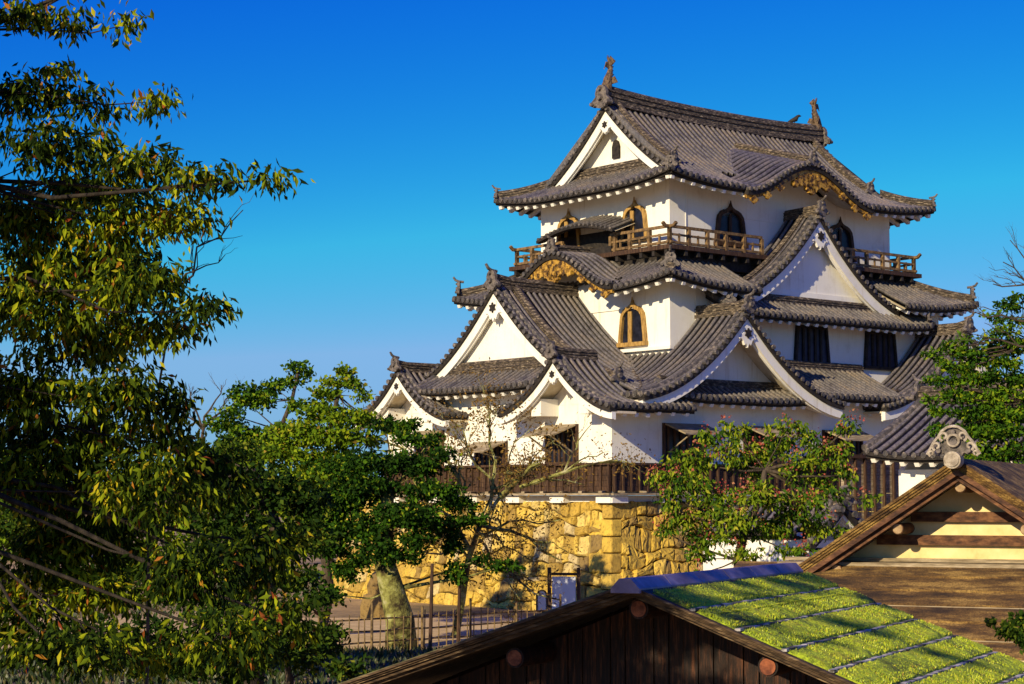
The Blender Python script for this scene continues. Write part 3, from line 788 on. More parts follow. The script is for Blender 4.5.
def fR(s_,t):
    k=max(0,t)**1.3*BAT; return Vector((-.12-k+s_*(1+k/27),-.12-k,TOPZ+(BOTZ-TOPZ)*t))
stones('left_face_stones',fL,16.5,3)
stones('right_face_stones',fR,27,5)
mb=MB()
mb.grid([[fL(s_,t/6)+Vector((.12,0,0)) for t in range(7)] for s_ in np.linspace(0,16.5,9)]); mb.grid([[fR(s_,t/6)+Vector((0,.12,0)) for t in range(7)] for s_ in np.linspace(0,27,9)])
mb.box(-.05,26,-.05,16,TOPZ-.1,TOPZ-.02)
mb.build('wall_core',M['gap'],SB)
# long-and-short corner stones
verts=[];mb=MB(); tn=[]; z=0; i=0
rg=random.Random(9)
while z<.98:
    hh=rg.uniform(.14,.18); L1,L2=((1.25,.55) if i%2 else (.55,1.2)); t0=z; t1=min(1,z+hh-.008)
    o_=.1
    def cp(sl,sr,t):
        k=max(0,t)**1.3*BAT; return Vector((-.12-k+sr-o_*(1 if sr==0 else 1)*1.0,-.12-k+sl-o_,TOPZ+(BOTZ-TOPZ)*t))
    mb.hexa([cp(0,0,t1),cp(0,L2,t1),cp(L1,L2,t1),cp(L1,0,t1),cp(0,0,t0),cp(0,L2,t0),cp(L1,L2,t0),cp(L1,0,t0)])
    z+=hh; i+=1
cs=mb.build('corner_stone',M['stone'],SB); at=cs.data.attributes.new('tint','FLOAT','FACE'); at.data.foreach_set('value',[.25+.5*((k//6*37)%10)/10 for k in range(len(cs.data.polygons))])
bv=cs.modifiers.new('bevel','BEVEL'); bv.width=.06; bv.segments=2

# ------------------------------------------------------------ GROUND
def gr_f(t,b,out):
    v=coord(t,'Object'); n=noise(t,.12,8,.7,v); n2=noise(t,6,6,.75,v)
    c=ramp(t,n,[(.35,(.14,.11,.04)),(.5,(.4,.28,.11)),(.62,(.54,.4,.17))]); d=ramp(t,n2,[(.3,(.6,.55,.5)),(.6,(1.05,1,.95))])
    t.links.new(mixc(t,1.0,c,d,'MULTIPLY'),b.inputs['Base Color']); b.inputs['Roughness'].default_value=.95; bump(t,b,n2,.6,.04)
M['ground']=mat('sandy_ground',gr_f)
M['path']=simple('raked_sand',[(.3,(.5,.35,.14)),(.7,(.68,.5,.22))],1.5,.95,.4,.02)
mb=MB(); G=[]
for i in range(41):
    y=-30+i*5.0
    G.append([(-90+j*5.0,y,0) for j in range(37)])
mb.grid(G)
for (x0,x1,y0,y1) in ((-900,-90,-900,2500),(90,900,-900,2500),(-90,90,170,2500),(-90,90,-900,-30)): mb.face([mb.vert((x0,y0,0)),mb.vert((x1,y0,0)),mb.vert((x1,y1,0)),mb.vert((x0,y1,0))])
tag(mb.build('ground',M['ground']),kind='structure')
mb=MB(); mb.grid([[(-26+48*i/24+ (.8*math.sin(i)),y,.004) for k,y in enumerate((52.5,56,60,66.5))] for i in range(25)]); tag(mb.build('path',M['path']),kind='structure')

# ------------------------------------------------------------ TURRET WING (right)
CU=Vector((math.cos(A_U),math.sin(A_U),0)); CV=Vector((-CU.y,CU.x,0))
c0=px(899,500,60); c0.z=0
T=empty('corner_turret',c0,A_U); tag(T,'low white turret with a plain grey tiled roof half hidden behind the right pine','turret')
mb=MB(); mb.box(0,4.1,-9,0,0,5.05); mb.build('wall',M['plaster'],T)
ze=5.42
for k in (1,):
    P=lambda s_,d: (-.95+d,s_,ze+.52*d+.035*d*d+lift(.62-s_,.22,2.5)*max(0,1-d/3))
    tr=patch(T,'roof',P,-9.6,.62,zero,lambda s_:3.0,nd=14,pitch=.36,rh=.12)
P=lambda s_,d: (5.05-d,s_,ze+.52*d+.035*d*d); patch(T,'roof',P,-9.6,.62,zero,lambda s_:3.0,nd=10,pitch=.36,caps=False)
zr=ze+.52*3.0+.035*9
ridge(tr,[(2.05,.6-10.2*i/8,zr) for i in range(9)],.24,.5); oni(tr,(2.05,.62,zr),(0,1,0),.7)
mb=MB(); mb.prism([(0,.02,5.0),(4.1,.02,5.0),(2.05,.02,zr-.3)],(0,-.2,0)); mb.build('gable_wall',M['plaster'],T)
mb=MB(); mb.tube([Vector(P_)+Vector((0,0,.1)) for P_ in [(-.95+d,.56,ze+.52*d+.035*d*d+lift(.06,.22,2.5)*max(0,1-d/3)) for d in (0,.8,1.5,2.2,2.95)]],[.14]*5,8); mb.build('verge_roll',M['tile_cap'],tr)
# timber wall below the corner gable of the keep, behind the turret
Bc=px(866,500,64); Bc.z=0
TB=empty('timber_fence_wall',Bc,A_U); tag(TB,'dark weathered board wall with upright battens between the red-tipped tree and the turret','wall')
mb=MB(); 
for i in range(9): mb.box(-1.2,4,-.06-.008*(i%2),.06,i*.62,i*.62+.6)
mb.build('boards',M['plank'],TB); mb=MB()
for i in range(11): mb.box(-1.2+i*.5,-1.12+i*.5,-.16,-.07,0,5.5)
mb.box(-1.3,4.1,-.2,.2,5.5,5.62); mb.build('battens',M['wood'],TB)

# ------------------------------------------------------------ SMALL GATE with tiled gable
gp=px(845,495,50); zt=gp.z; gp.z=0
Gt=empty('tiled_gate',gp,A_U); tag(Gt,'small white-gabled gate with grey tiled roof behind the red-tipped tree','gate')
gg=lambda x: zt-.62*abs(x)-.0*x
mb=MB(); mb.box(-.85,.85,.5,2.9,0,zt-.95); mb.build('wall',M['plaster'],Gt)
o=gable_roof(Gt,'v',0,lambda x:zt-.25-.85*abs(x)+.07*x*x,1.35,0.0,3.3,name='roof',nd=6)
gable_trim(Gt,'v',0,0,-1,lambda x:zt-.25-.85*abs(x)+.07*x*x,1.35,.5,zt-1.2,.86,bh=.14,pend=0,bracket=False)
ridge(o[0],[(0,.05+3.2*i/4,zt-.22) for i in range(5)],.13,.24); oni(o[0],(0,0,zt-.28),(0,-1,0),.5)
# low plaster wall below the red-tipped tree
wa=px(706,560,49); wb=px(800,560,47); wa.z=wb.z=0
L=(wb-wa).length; ang=math.atan2(wb.y-wa.y,wb.x-wa.x)
PW=empty('plaster_garden_wall',wa,ang); tag(PW,'low cream plastered wall with tile coping at the foot of the red-tipped tree','wall')
mb=MB(); mb.box(0,L,-.12,.12,0,3.3); mb.box(0,L,-.16,.16,0,.8); mb.build('wall',M['plaster'],PW)
for k in (-1,1): patch(PW,'coping',lambda s_,d,k=k:(s_,k*(.28-d),3.32+.5*d),-.1,L+.1,zero,lambda s_:.28,nd=3,pitch=.26,rh=.06,soffit=False)
mb=MB(); mb.tube([(-.1,0,3.5),(L+.1,0,3.5)],[.07,.07],8); mb.build('coping_ridge',M['tile_cap'],PW)

# ------------------------------------------------------------ YELLOW GABLED HALL (right foreground)
M['ochre']=simple('ochre_plaster',[(.25,(.46,.33,.13)),(.5,(.68,.53,.24)),(.8,(.76,.63,.33))],1.3,.85,.3,.015)
M['redwood']=simple('red_brown_wood',[(.25,(.03,.011,.005)),(.5,(.1,.04,.016)),(.8,(.22,.1,.04))],3.5,.7,.5,.015,(1.2,2,2.6))
M['dkwood']=simple('dark_red_wood',[(.3,(.004,.0015,.001)),(.54,(.02,.007,.003)),(.8,(.1,.034,.012))],3,.65,.5,.015,(9,9,.8))
def bark_f(t,b,out):
    v=coord(t,'Object'); n=noise(t,30,5,.8,v); n1=noise(t,1.2,6,.7,coord(t,'Object',(.9,2.5,5)))
    c=ramp(t,n1,[(.36,(.035,.018,.007)),(.5,(.14,.078,.02)),(.62,(.34,.22,.06))]); d=ramp(t,n,[(.35,(.35,.3,.28)),(.6,(1.25,1.2,1.1))])
    t.links.new(mixc(t,1.0,c,d,'MULTIPLY'),b.inputs['Base Color']); b.inputs['Roughness'].default_value=.95; bump(t,b,n,.8,.03)
M['bark']=mat('cypress_bark_thatch',bark_f)
def moss_f(t,b,out):
    v=coord(t,'Object'); n=noise(t,1.6,7,.72,v); n1=noise(t,18,5,.75,v)
    c=ramp(t,n,[(.3,(.07,.07,.012)),(.42,(.18,.24,.012)),(.5,(.42,.55,.015)),(.62,(.52,.54,.02)),(.7,(.22,.14,.04))]); d=ramp(t,n1,[(.32,(.3,.3,.25)),(.55,(1.15,1.15,1.1))])
    t.links.new(mixc(t,1.0,c,d,'MULTIPLY'),b.inputs['Base Color']); b.inputs['Roughness'].default_value=.95; bump(t,b,n1,.9,.04)
M['moss']=mat('moss',moss_f)
M['blade']=mat('moss_blade',lambda t,b,out:(t.links.new(ramp(t,node(t,'ShaderNodeAttribute',attribute_name='tint').outputs['Fac'],[(0,(.1,.14,.012)),(.5,(.4,.52,.018)),(.93,(.58,.58,.03)),(1,(.3,.1,.03))]),b.inputs['Base Color'])))
M['blade2']=mat('grass_blade',lambda t,b,out:(t.links.new(ramp(t,node(t,'ShaderNodeAttribute',attribute_name='tint').outputs['Fac'],[(0,(.012,.025,.004)),(.6,(.035,.055,.008)),(1,(.1,.08,.02))]),b.inputs['Base Color'])))
hy=33; ap=px(955.7,458,hy); zA=ap.z; ap.z=0
H=empty('yellow_gabled_hall',ap,R(-26)); tag(H,'ochre-plastered gabled hall with dark timber beams and a brown bark roof at the right edge','building')
pt=.66
def slab(mb,x0,x1,y0,y1,z0,p,th,m=0):
    """pitched slab falling from x0 to x1 either way"""
    mb.hexa([(x0,y0,z0-p*abs(x0)-th),(x1,y0,z0-p*abs(x1)-th),(x1,y1,z0-p*abs(x1)-th),(x0,y1,z0-p*abs(x0)-th),(x0,y0,z0-p*abs(x0)),(x1,y0,z0-p*abs(x1)),(x1,y1,z0-p*abs(x1)),(x0,y1,z0-p*abs(x0))],m)
mb=MB()
for k in (-1,1):
    for j in range(4): slab(mb,0,k*(3.5-.02*j),0+.03*j,8,zA-.05*j,pt,.055)
rf=mb.build('roof',M['bark'],H)
def mossy_top(par,x0,x1,y0,y1,z0,p,amp,nx,ny,nm='moss'):
    mb=MB(); rg=np.random.default_rng(4)
    rows=[]
    for i in range(nx+1):
        r_=[]
        for j in range(ny+1):
            x=x0+(x1-x0)*i/nx; y=y0+(y1-y0)*j/ny
            e=0 if i in(0,nx) or j in (0,ny) else 1
            h=amp*(.5+.5*math.sin(x*9+math.sin(y*7)*2)*math.sin(y*8+x*3))*.6+amp*.5*rg.random()
            r_.append((x,y,z0-p*abs(x)+(h*e if e else -.01)))
        rows.append(r_)
    mb.grid(rows); return mb.build(nm,M['moss'],par,smooth=True)
mossy_top(rf,.15,3.45,.1,7.9,zA+.01,pt,.02,40,60,'roof_moss').data.materials[0]=M['bark']
mb=MB()
for k in (-1,1):
    for (y0,y1,dz,th) in ((.06,.16,.2,.1),(.17,.26,.27,.13)):
        slab(mb,0,k*3.45,y0,y1,zA-dz,pt,th)
mb.build('bargeboard',M['redwood'],rf)
zb=zA-1.78; GD=.4
mb=MB(); mb.prism([(-3.3,.72+GD,zb-.3),(3.3,.72+GD,zb-.3),(3.3,.72+GD,zA-.3-pt*3.3),(0,.72+GD,zA-.3),(-3.3,.72+GD,zA-.3-pt*3.3)],(0,.15,0)); gw=mb.build('gable_plaster',M['ochre'],H)
for z0,z1 in ((zb+.66,zb+.84),(zb+.24,zb+.42)):
    hw=(zA-.24-z1)/pt; mb=MB(); mb.box(-hw,hw,.6+GD,.72+GD,z0,z1); mb.build('beam',M['redwood'],gw)
mb=MB(); mb.box(-3.4,3.4,.5+GD,.72+GD,zb-.06,zb+.0); mb.box(-3.4,3.4,.42,.72+GD,zb-.14,zb-.07); mb.build('base_board',M['plank'],gw)
M['logend']=simple('log_end',[(.3,(.25,.16,.08)),(.7,(.42,.3,.17))],8,.8)
for x in (0,-1.12,1.12,-2.25,2.25):
    mb=MB(); z=zA-.5-pt*abs(x); mb.cyl((x,.3,z),(x,.75+GD,z),.1,n=14,m=0); mb.cyl((x,.285,z),(x,.3,z),.088,n=14,m=1); mb.build('purlin_log',[M['redwood'],M['logend']],H)
# ridge-end ornament, pale clay, with a round boss
M['pale']=simple('pale_clay',[(.3,(.24,.2,.15)),(.6,(.42,.36,.28)),(.8,(.52,.46,.38))],9,.8,.8,.02)
oo=oni(H,(0,-.02,zA+.04),(0,-1,0),.5,horn=False,mt=M['oni'])
mb=MB()
def spiral(cx_,cz_,r0_,k,turn=1.4,ph=0.0):
    return [(k*(cx_+r0_*(1-.62*i_/14)*math.cos(ph+turn*math.pi*i_/14)),-.17,zA+.04+cz_+r0_*(1-.62*i_/14)*math.sin(ph+turn*math.pi*i_/14)) for i_ in range(15)]
for k in (-1,1):
    mb.tube(spiral(.16,.33,.085,k,1.9,-1.2),[.026]*15,6); mb.tube(spiral(.29,.16,.075,k,1.9,-1.2),[.026]*15,6); mb.tube(spiral(.38,.04,.05,k,1.9,-1.2),[.024]*15,6)
    mb.tube([(0,-.17,zA+.55),(k*.1,-.17,zA+.53),(k*.2,-.17,zA+.46),(k*.26,-.17,zA+.36),(k*.34,-.17,zA+.27),(k*.4,-.17,zA+.16),(k*.46,-.17,zA+.06)],[.026]*7,6)
mb.tube([(.1*math.cos(a),-.17,zA+.3+.1*math.sin(a)) for a in [i_*.42 for i_ in range(16)]],[.026]*16,6)
mb.build('ornament_scroll',M['pale'],oo)
mb=MB(); mb.cyl((0,-.02,zA-.04),(0,-.28,zA-.04),.15,n=20); mb.cyl((0,-.28,zA-.04),(0,-.3,zA-.04),.115,n=20); mb.build('round_boss',M['pale'],oo)
# lower roof towards the camera
mb=MB(); nrow=11
for j in range(nrow):
    a=.55-j*.42; b=a-.47; z0=zb-.08-.2*j-.006*j*j; z1=z0-.235-.012*j
    mb.hexa([(-4.2,b-.03,z1-.10),(4.8,b-.03,z1-.10),(4.8,a,z0-.09),(-4.2,a,z0-.09),(-4.2,b,z1+.045),(4.8,b,z1+.045),(4.8,a,z0),(-4.2,a,z0)])
lr=mb.build('lower_roof',M['bark'],H); 
mb=MB()
for j in (2,4,6,8,10):
    b=.55-j*.42-.47-.012; z=zb-.08-.2*j-.006*j*j-.235-.012*j; mb.box(-4.2,4.8,b,b+.02,z-.015,z+.015)
mb.build('course_lath',M['plank'],lr)
mb=MB(); mb.box(-3,3.6,-2.2,7,0,zb-1.5); mb.build('wall',M['ochre'],H)

# ------------------------------------------------------------ MOSS-ROOFED SHED (foreground)
M['edge']=simple('aged_edge_board',[(.3,(.025,.015,.008)),(.6,(.09,.055,.028)),(.8,(.24,.17,.09))],2.5,.8,.5,.02,(1,8,8))
A=px(627,584,21); zS=A.z; A.z=0; 
Sh=empty('moss_roofed_shed',A,R(-26)); tag(Sh,'dark timber shed with a bright green mossy roof and bluish metal ridge in the foreground','shed')
ps=.388; LR=5.9
mb=MB()
for k in (-1,1):
    for j in range(3): slab(mb,0,k*(4.7-.03*j),.0+.03*j,LR-.04*j,zS-.022*j,ps if k>0 else .338,.025)
rf=mb.build('roof',M['edge'],Sh)
M['shingle']=simple('mossy_shingle',[(.3,(.05,.05,.025)),(.55,(.12,.11,.05)),(.8,(.2,.18,.1))],3,.9,.6,.02,(1,6,1))
mb=MB(); slab(mb,-.1,-4.68,.03,LR-.03,zS+.012,.338,.02); mb.build('shingles',M['shingle'],rf)
bays=[.22]+[.22+.515*i for i in range(1,9)]+[4.66]
for i in range(9):
    mossy_top(rf,bays[i]+.035,bays[i+1]-.035,.10,LR-.03,zS+.012,ps,.05,12,110,'moss_bay')
def dash_f(t,b,out):
    v=coord(t,'Object',(1,1,1)); n=noise(t,4.5,3,.6,v)
    t.links.new(ramp(t,n,[(.45,(.035,.03,.02)),(.52,(.3,.28,.26)),(.7,(.5,.48,.48))]),b.inputs['Base Color']); b.inputs['Roughness'].default_value=.7
M['batten']=mat('weathered_batten',dash_f)
for x in bays[1:-1]:
    mb=MB(); z=zS+.012-ps*x; 
    for j in range(24):
        y0=.08+j*(LR-.12)/24; mb.box(x-.032,x+.032,y0,y0+(LR-.12)/24-.012,z-.01,z+.018+.004*math.sin(j*2.1))
    mb.build('roof_batten',M['batten'],rf)
# moss blades and fallen leaves (numpy triangles)
def blades(par,name,n,fn,mtl,size,seed):
    rg=np.random.default_rng(seed); V=np.zeros((n*3,3)); x,y,z=fn(rg,n)
    a=rg.random(n)*6.283; w=size*rg.uniform(.3,.5,n); h=size*rg.uniform(.6,1.4,n)
    dx,dy=np.cos(a)*w,np.sin(a)*w; lx,ly=rg.normal(0,size*.4,n),rg.normal(0,size*.4,n)
    V[0::3]=np.c_[x-dx,y-dy,z-.005]; V[1::3]=np.c_[x+dx,y+dy,z-.005]; V[2::3]=np.c_[x+lx,y+ly,z+h]
    me=bpy.data.meshes.new(name); me.from_pydata(V.tolist(),[],np.arange(n*3).reshape(-1,3).tolist()); me.materials.append(mtl)
    at=me.attributes.new('tint','FLOAT','FACE'); at.data.foreach_set('value',rg.random(n)**1.1)
    o=bpy.data.objects.new(name,me); COL.objects.link(o); o.parent=par; return o
def mf(rg,n):
    b=rg.integers(0,9,n); x=np.array(bays)[b]+.05+rg.random(n)*(np.array(bays)[b+1]-np.array(bays)[b]-.1); y=.1+rg.random(n)*(LR-.15); bad=(np.sin(x*5.1+2*np.sin(y*1.9))+np.sin(y*3.7+x*2))<-1.15; x=np.where(bad&(rg.random(n)<.85),x*0+bays[1]+.2,x); return x,y,zS+.03-ps*x
bl=blades(rf,'moss_tufts',60000,mf,M['blade'],.022,3); bl['kind']='stuff'
# metal ridge cap
def cap_f(t,b,out):
    v=coord(t,'Object'); n=noise(t,3,5,.6,v); t.links.new(ramp(t,n,[(.35,(.13,.09,.12)),(.55,(.23,.17,.22)),(.7,(.34,.27,.33))]),b.inputs['Base Color'])
    b.inputs['Metallic'].default_value=.1; b.inputs['Roughness'].default_value=.5; bump(t,b,n,.2,.01)
M['cap']=mat('ridge_metal',cap_f)
for i in range(6):
    y0=-.06+i*(LR+.1)/6; y1=y0+(LR+.1)/6-.015; mb=MB()
    pr=[(-.17,-.03),(-.17,.02),(-.07,.06),(.07,.06),(.17,.02),(.17,-.03)]
    mb.prism([(a,y0,zS+b-(ps*.2-.01 if abs(a)>.15 else 0)) for a,b in pr],(0,y1-y0,0)); mb.build('ridge_cap_sheet',M['cap'],rf)
# bargeboards
mb=MB()
for k in (-1,1):
    slab(mb,0,k*4.66,.1,.14,zS-.075,ps if k>0 else .338,.035); slab(mb,0,k*4.64,.17,.23,zS-.08,ps if k>0 else .338,.07)
mb.build('bargeboard',M['edge'],rf)
mb=MB(); n=46
for i in range(n):
    x0=-4.2+8.4*i/n; x1=x0+8.4/n-.012; xm=(x0+x1)/2
    mb.hexa([(x0,1.25+.012*(i%3),0),(x1,1.25+.012*(i%3),0),(x1,1.4,0),(x0,1.4,0),(x0,1.25+.012*(i%3),zS-.16-ps*abs(x0)),(x1,1.25+.012*(i%3),zS-.16-ps*abs(x1)),(x1,1.4,zS-.1-ps*abs(x1)),(x0,1.4,zS-.1-ps*abs(x0))])
mb.build('plank_wall',M['dkwood'],Sh)
mb=MB(); mb.box(-4.2,4.2,1.4,5.3,0,zS-.2-ps*4.2); mb.build('side_walls',M['dkwood'],Sh)
M['logred']=simple('red_log_end',[(.3,(.1,.025,.01)),(.7,(.3,.09,.035))],10,.7)
for x in (0,-1.54,1.5,-3.1,3.1):
    mb=MB(); z=zS-.29-ps*abs(x); mb.cyl((x,.34,z),(x,1.3,z),.115,n=18,m=0); mb.cyl((x,.325,z),(x,.34,z),.09,n=18,m=1); mb.build('purlin_log',[M['dkwood'],M['logred']],Sh)

# ------------------------------------------------------------ SIGNS, FENCE, ROCK, BIRD
M['white']=simple('white_sign',[(.3,(.66,.7,.76)),(.7,(.78,.8,.82))],1,.5,.05,.002)
sp=px(564,600,59); sz=sp.z; sp.z=0
sg_=empty('notice_board',sp,R(-12)); tag(sg_,'white notice board held between two dark posts before the stone wall','sign')
mb=MB(); mb.box(-.37,.37,-.03,.03,sz-.35,sz+.72); mb.build('panel',M['white'],sg_)
for x in (-.46,.46): mb=MB(); mb.box(x-.05,x+.05,-.06,.06,0,sz+1.0); mb.build('post',M['wood'],sg_)
mb=MB(); mb.box(-.46,.46,-.05,.05,sz+.76,sz+.84); mb.build('crossbar',M['wood'],sg_)
sp=px(542,600,58); sz=sp.z; sp.z=0
s2=empty('small_sign',sp,R(-12)); tag(s2,'small pale blue sign with arched top left of the notice board','sign')
mb=MB(); pp=[(-.14,sz-.35),(.14,sz-.35),(.14,sz+.18),(.08,sz+.27),(0,sz+.3),(-.08,sz+.27),(-.14,sz+.18)]; mb.prism([(x,-.02,z) for x,z in pp],(0,.04,0)); mb.build('panel',M['white'],s2)
mb=MB()
for i in range(7):
    a=pp[i];b=pp[(i+1)%7]; mb.beam((a[0]*1.08,0,a[1]),(b[0]*1.08,0,b[1]),.07,.04)
mb.box(-.03,.03,-.02,.03,0,sz-.3); mb.build('frame',M['wood'],s2)
M['bamboo']=simple('bamboo',[(.3,(.06,.035,.014)),(.7,(.24,.16,.06))],6,.6,.3,.01)
fa=px(318,650,50); fb=px(560,650,56); fa.z=fb.z=0
L=(fb-fa).length; FN=empty('bamboo_fence',fa,math.atan2(fb.y-fa.y,fb.x-fa.x)); tag(FN,'low lattice fence of thin bamboo poles beside the sandy path','fence')
rg=random.Random(2); mb=MB(); n=int(L/.26)
for i in range(n):
    x=i*.26+rg.uniform(-.03,.03); mb.tube([(x,0,0),(x+rg.uniform(-.03,.03),0,1.0+rg.uniform(-.08,.1))],[.02,.016],5)
for z in (.3,.6,.9): mb.tube([(i*L/12,.035,z+rg.uniform(-.02,.02)) for i in range(13)],[.024]*13,5)
mb.build('bamboo_lattice',M['bamboo'],FN)
for i in range(6): mb=MB(); mb.tube([(i*L/5.01,-.04,0),(i*L/5.01,-.04,1.35 if i%2 else 1.2)],[.04,.036],7); mb.build('fence_post',M['bamboo'],FN)
for (x,y,h,Y) in ((430,655,2.4,51),(458,655,2.2,53)):
    b_=px(x,y,Y); mb=MB(); mb.tube([(b_.x,b_.y,0),(b_.x+.05,b_.y,h)],[.055,.045],7); o=mb.build('wooden_stake',M['wood']); tag(o,'tall thin wooden stake '+('nearer the mossy trunk' if x==430 else 'farther right from the mossy trunk')+', standing by the bamboo fence','stake')
b_=px(378,612,66); mb=MB(); rg=random.Random(5)
for s_,(dx,dz,r_) in enumerate(((0,.55,.62),(.1,1.25,.48),)):
    ring=[]
    for k in range(9):
        a=k*2*math.pi/9; ring.append((b_.x+dx+math.cos(a)*r_*rg.uniform(.8,1.1),b_.y+math.sin(a)*r_*.8))
    mb.sweep([(0,0,dz-.55),(0,0,dz-.1),(0,0,dz+.3)],[(0,0)]) if False else None
    for a_,b2,sc in ((0,0,0),):
        base=len(mb.v)
        for zz,sc in ((-.6,1),(-.1,1.02),(.25,.8),(.4,.4)):
            for (x,y) in ring: mb.v.append((b_.x+dx+(x-b_.x-dx)*sc+rg.uniform(-.04,.04),b_.y+(y-b_.y)*sc,dz+zz+rg.uniform(-.05,.05)))
        for l in range(3):
            for k in range(9):
                k2=(k+1)%9; mb.face((base+l*9+k,base+l*9+k2,base+l*9+9+k2,base+l*9+9+k))
        mb.face([base+27+k for k in range(9)])
o=mb.build('boulder',M['stone']); tag(o,'pale tapering boulder standing beside the mossy trunk','boulder')
mb=MB(); kp=P0+CU*18.2+CV*7+Vector((0,0,17.22)); 
mb.tube([kp+Vector((-.3,0,.05)),kp+Vector((-.12,0,.12)),kp+Vector((.08,0,.2)),kp+Vector((.17,0,.33)),kp+Vector((.24,0,.36)),kp+Vector((.34,0,.34))],[.03,.09,.12,.07,.065,.012],8)
mb.tube([kp+Vector((.03,-.03,-.02)),kp+Vector((.03,-.03,.12))],[.012,.015],5); mb.tube([kp+Vector((.03,.03,-.02)),kp+Vector((.03,.03,.12))],[.012,.015],5)
o=mb.build('crow',M['dark'],smooth=True); tag(o,'small black crow perched on the top ridge of the keep','bird')

# ------------------------------------------------------------ TREES
def leafmat(name,stops,trans=.2,rough=.55):
    m=bpy.data.materials.new(name); m.use_nodes=True; t=m.node_tree; t.nodes.clear()
    out=t.nodes.new('ShaderNodeOutputMaterial'); b=t.nodes.new('ShaderNodeBsdfPrincipled'); at=node(t,'ShaderNodeAttribute',attribute_name='tint')
    c=ramp(t,at.outputs['Fac'],stops); t.links.new(c,b.inputs['Base Color']); b.inputs['Roughness'].default_value=.75; b.inputs['Specular IOR Level'].default_value=.08
    tr=t.nodes.new('ShaderNodeBsdfTranslucent'); t.links.new(c,tr.inputs[0]); mx=t.nodes.new('ShaderNodeMixShader'); mx.inputs[0].default_value=trans
    t.links.new(b.outputs[0],mx.inputs[1]); t.links.new(tr.outputs[0],mx.inputs[2]); t.links.new(mx.outputs[0],out.inputs[0]); return m
M['lf_cherry']=leafmat('cherry_leaf',[(0,(.005,.014,.002)),(.42,(.025,.05,.003)),(.6,(.12,.17,.006)),(.78,(.32,.37,.01)),(.93,(.42,.32,.015)),(.97,(.34,.13,.02)),(1,(.22,.05,.015))])
M['lf_green']=leafmat('green_leaf',[(0,(.01,.03,.003)),(.4,(.035,.1,.006)),(.65,(.11,.21,.008)),(1,(.26,.3,.015))])
M['lf_yel']=leafmat('yellow_green_leaf',[(0,(.03,.07,.005)),(.45,(.13,.22,.008)),(.8,(.3,.36,.012)),(1,(.3,.2,.03))])
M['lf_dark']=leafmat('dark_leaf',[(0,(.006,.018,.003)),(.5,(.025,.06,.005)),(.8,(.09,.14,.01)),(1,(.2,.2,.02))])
M['lf_brown']=leafmat('brown_leaf',[(0,(.09,.05,.015)),(.6,(.2,.12,.03)),(1,(.3,.18,.04))])
M['lf_red']=leafmat('red_tipped_leaf',[(0,(.015,.05,.006)),(.4,(.06,.13,.008)),(.7,(.2,.27,.012)),(1,(.36,.34,.03))])
M['seed']=leafmat('red_seed_cluster',[(0,(.22,.03,.03)),(.5,(.36,.08,.06)),(1,(.42,.2,.1))],.15)
M['limb']=simple('tree_bark',[(.3,(.03,.022,.015)),(.7,(.1,.075,.05))],4,.9,.8,.03,(3,3,1))
M['limb_dark']=simple('dark_bark',[(.3,(.012,.009,.007)),(.7,(.045,.035,.026))],5,.9,.8,.03,(3,3,1))
M['limb_moss']=simple('mossy_bark',[(.32,(.03,.02,.01)),(.45,(.12,.11,.03)),(.6,(.26,.26,.07)),(.75,(.4,.38,.2))],2.2,.95,1.0,.09,bscale=5)
def make_leaves(name,parent,C,D,size,mtl,tint,droop,seed,width=.42):
    rg=np.random.default_rng(seed); n=len(C)
    a=D*.55+rg.normal(0,.45,(n,3)); a[:,2]-=droop; a/=np.linalg.norm(a,axis=1)[:,None]+1e-9
    r_=rg.normal(0,1,(n,3)); r_[:,2]*=.5; w=np.cross(a,r_); w/=np.linalg.norm(w,axis=1)[:,None]+1e-9; nn=np.cross(a,w)
    s=size*rg.uniform(.65,1.25,n)[:,None]; ww=s*width*.5
    V=np.zeros((n*4,3)); V[0::4]=C-a*s*.5; V[1::4]=C-a*s*.02+w*ww+nn*ww*.35; V[2::4]=C+a*s*.5+nn*-.08*s; V[3::4]=C-a*s*.02-w*ww+nn*ww*.35
    idx=np.arange(n)[:,None]*4; T1=idx+np.array([[0,1,2]]); T2=idx+np.array([[0,2,3]])
    Fc=np.empty((2*n,3),int); Fc[0::2]=T1; Fc[1::2]=T2
    me=bpy.data.meshes.new(name); me.vertices.add(n*4); me.vertices.foreach_set('co',V.ravel()); me.loops.add(6*n); me.loops.foreach_set('vertex_index',Fc.ravel())
    me.polygons.add(2*n); me.polygons.foreach_set('loop_start',np.arange(0,6*n,3)); me.update(calc_edges=True); me.materials.append(mtl)
    at=me.attributes.new('tint','FLOAT','FACE'); at.data.foreach_set('value',np.repeat(tint,2))
    o=bpy.data.objects.new(name,me); COL.objects.link(o); o.parent=parent; return o
def lobe(x,y,rx,ry,Y,dep=None):
    c=px(x,y,Y); k=Y/1890; return (np.array(c),np.array([rx*k,(dep if dep else max(rx,ry)*k*.8),ry*k]))
DK=3.6
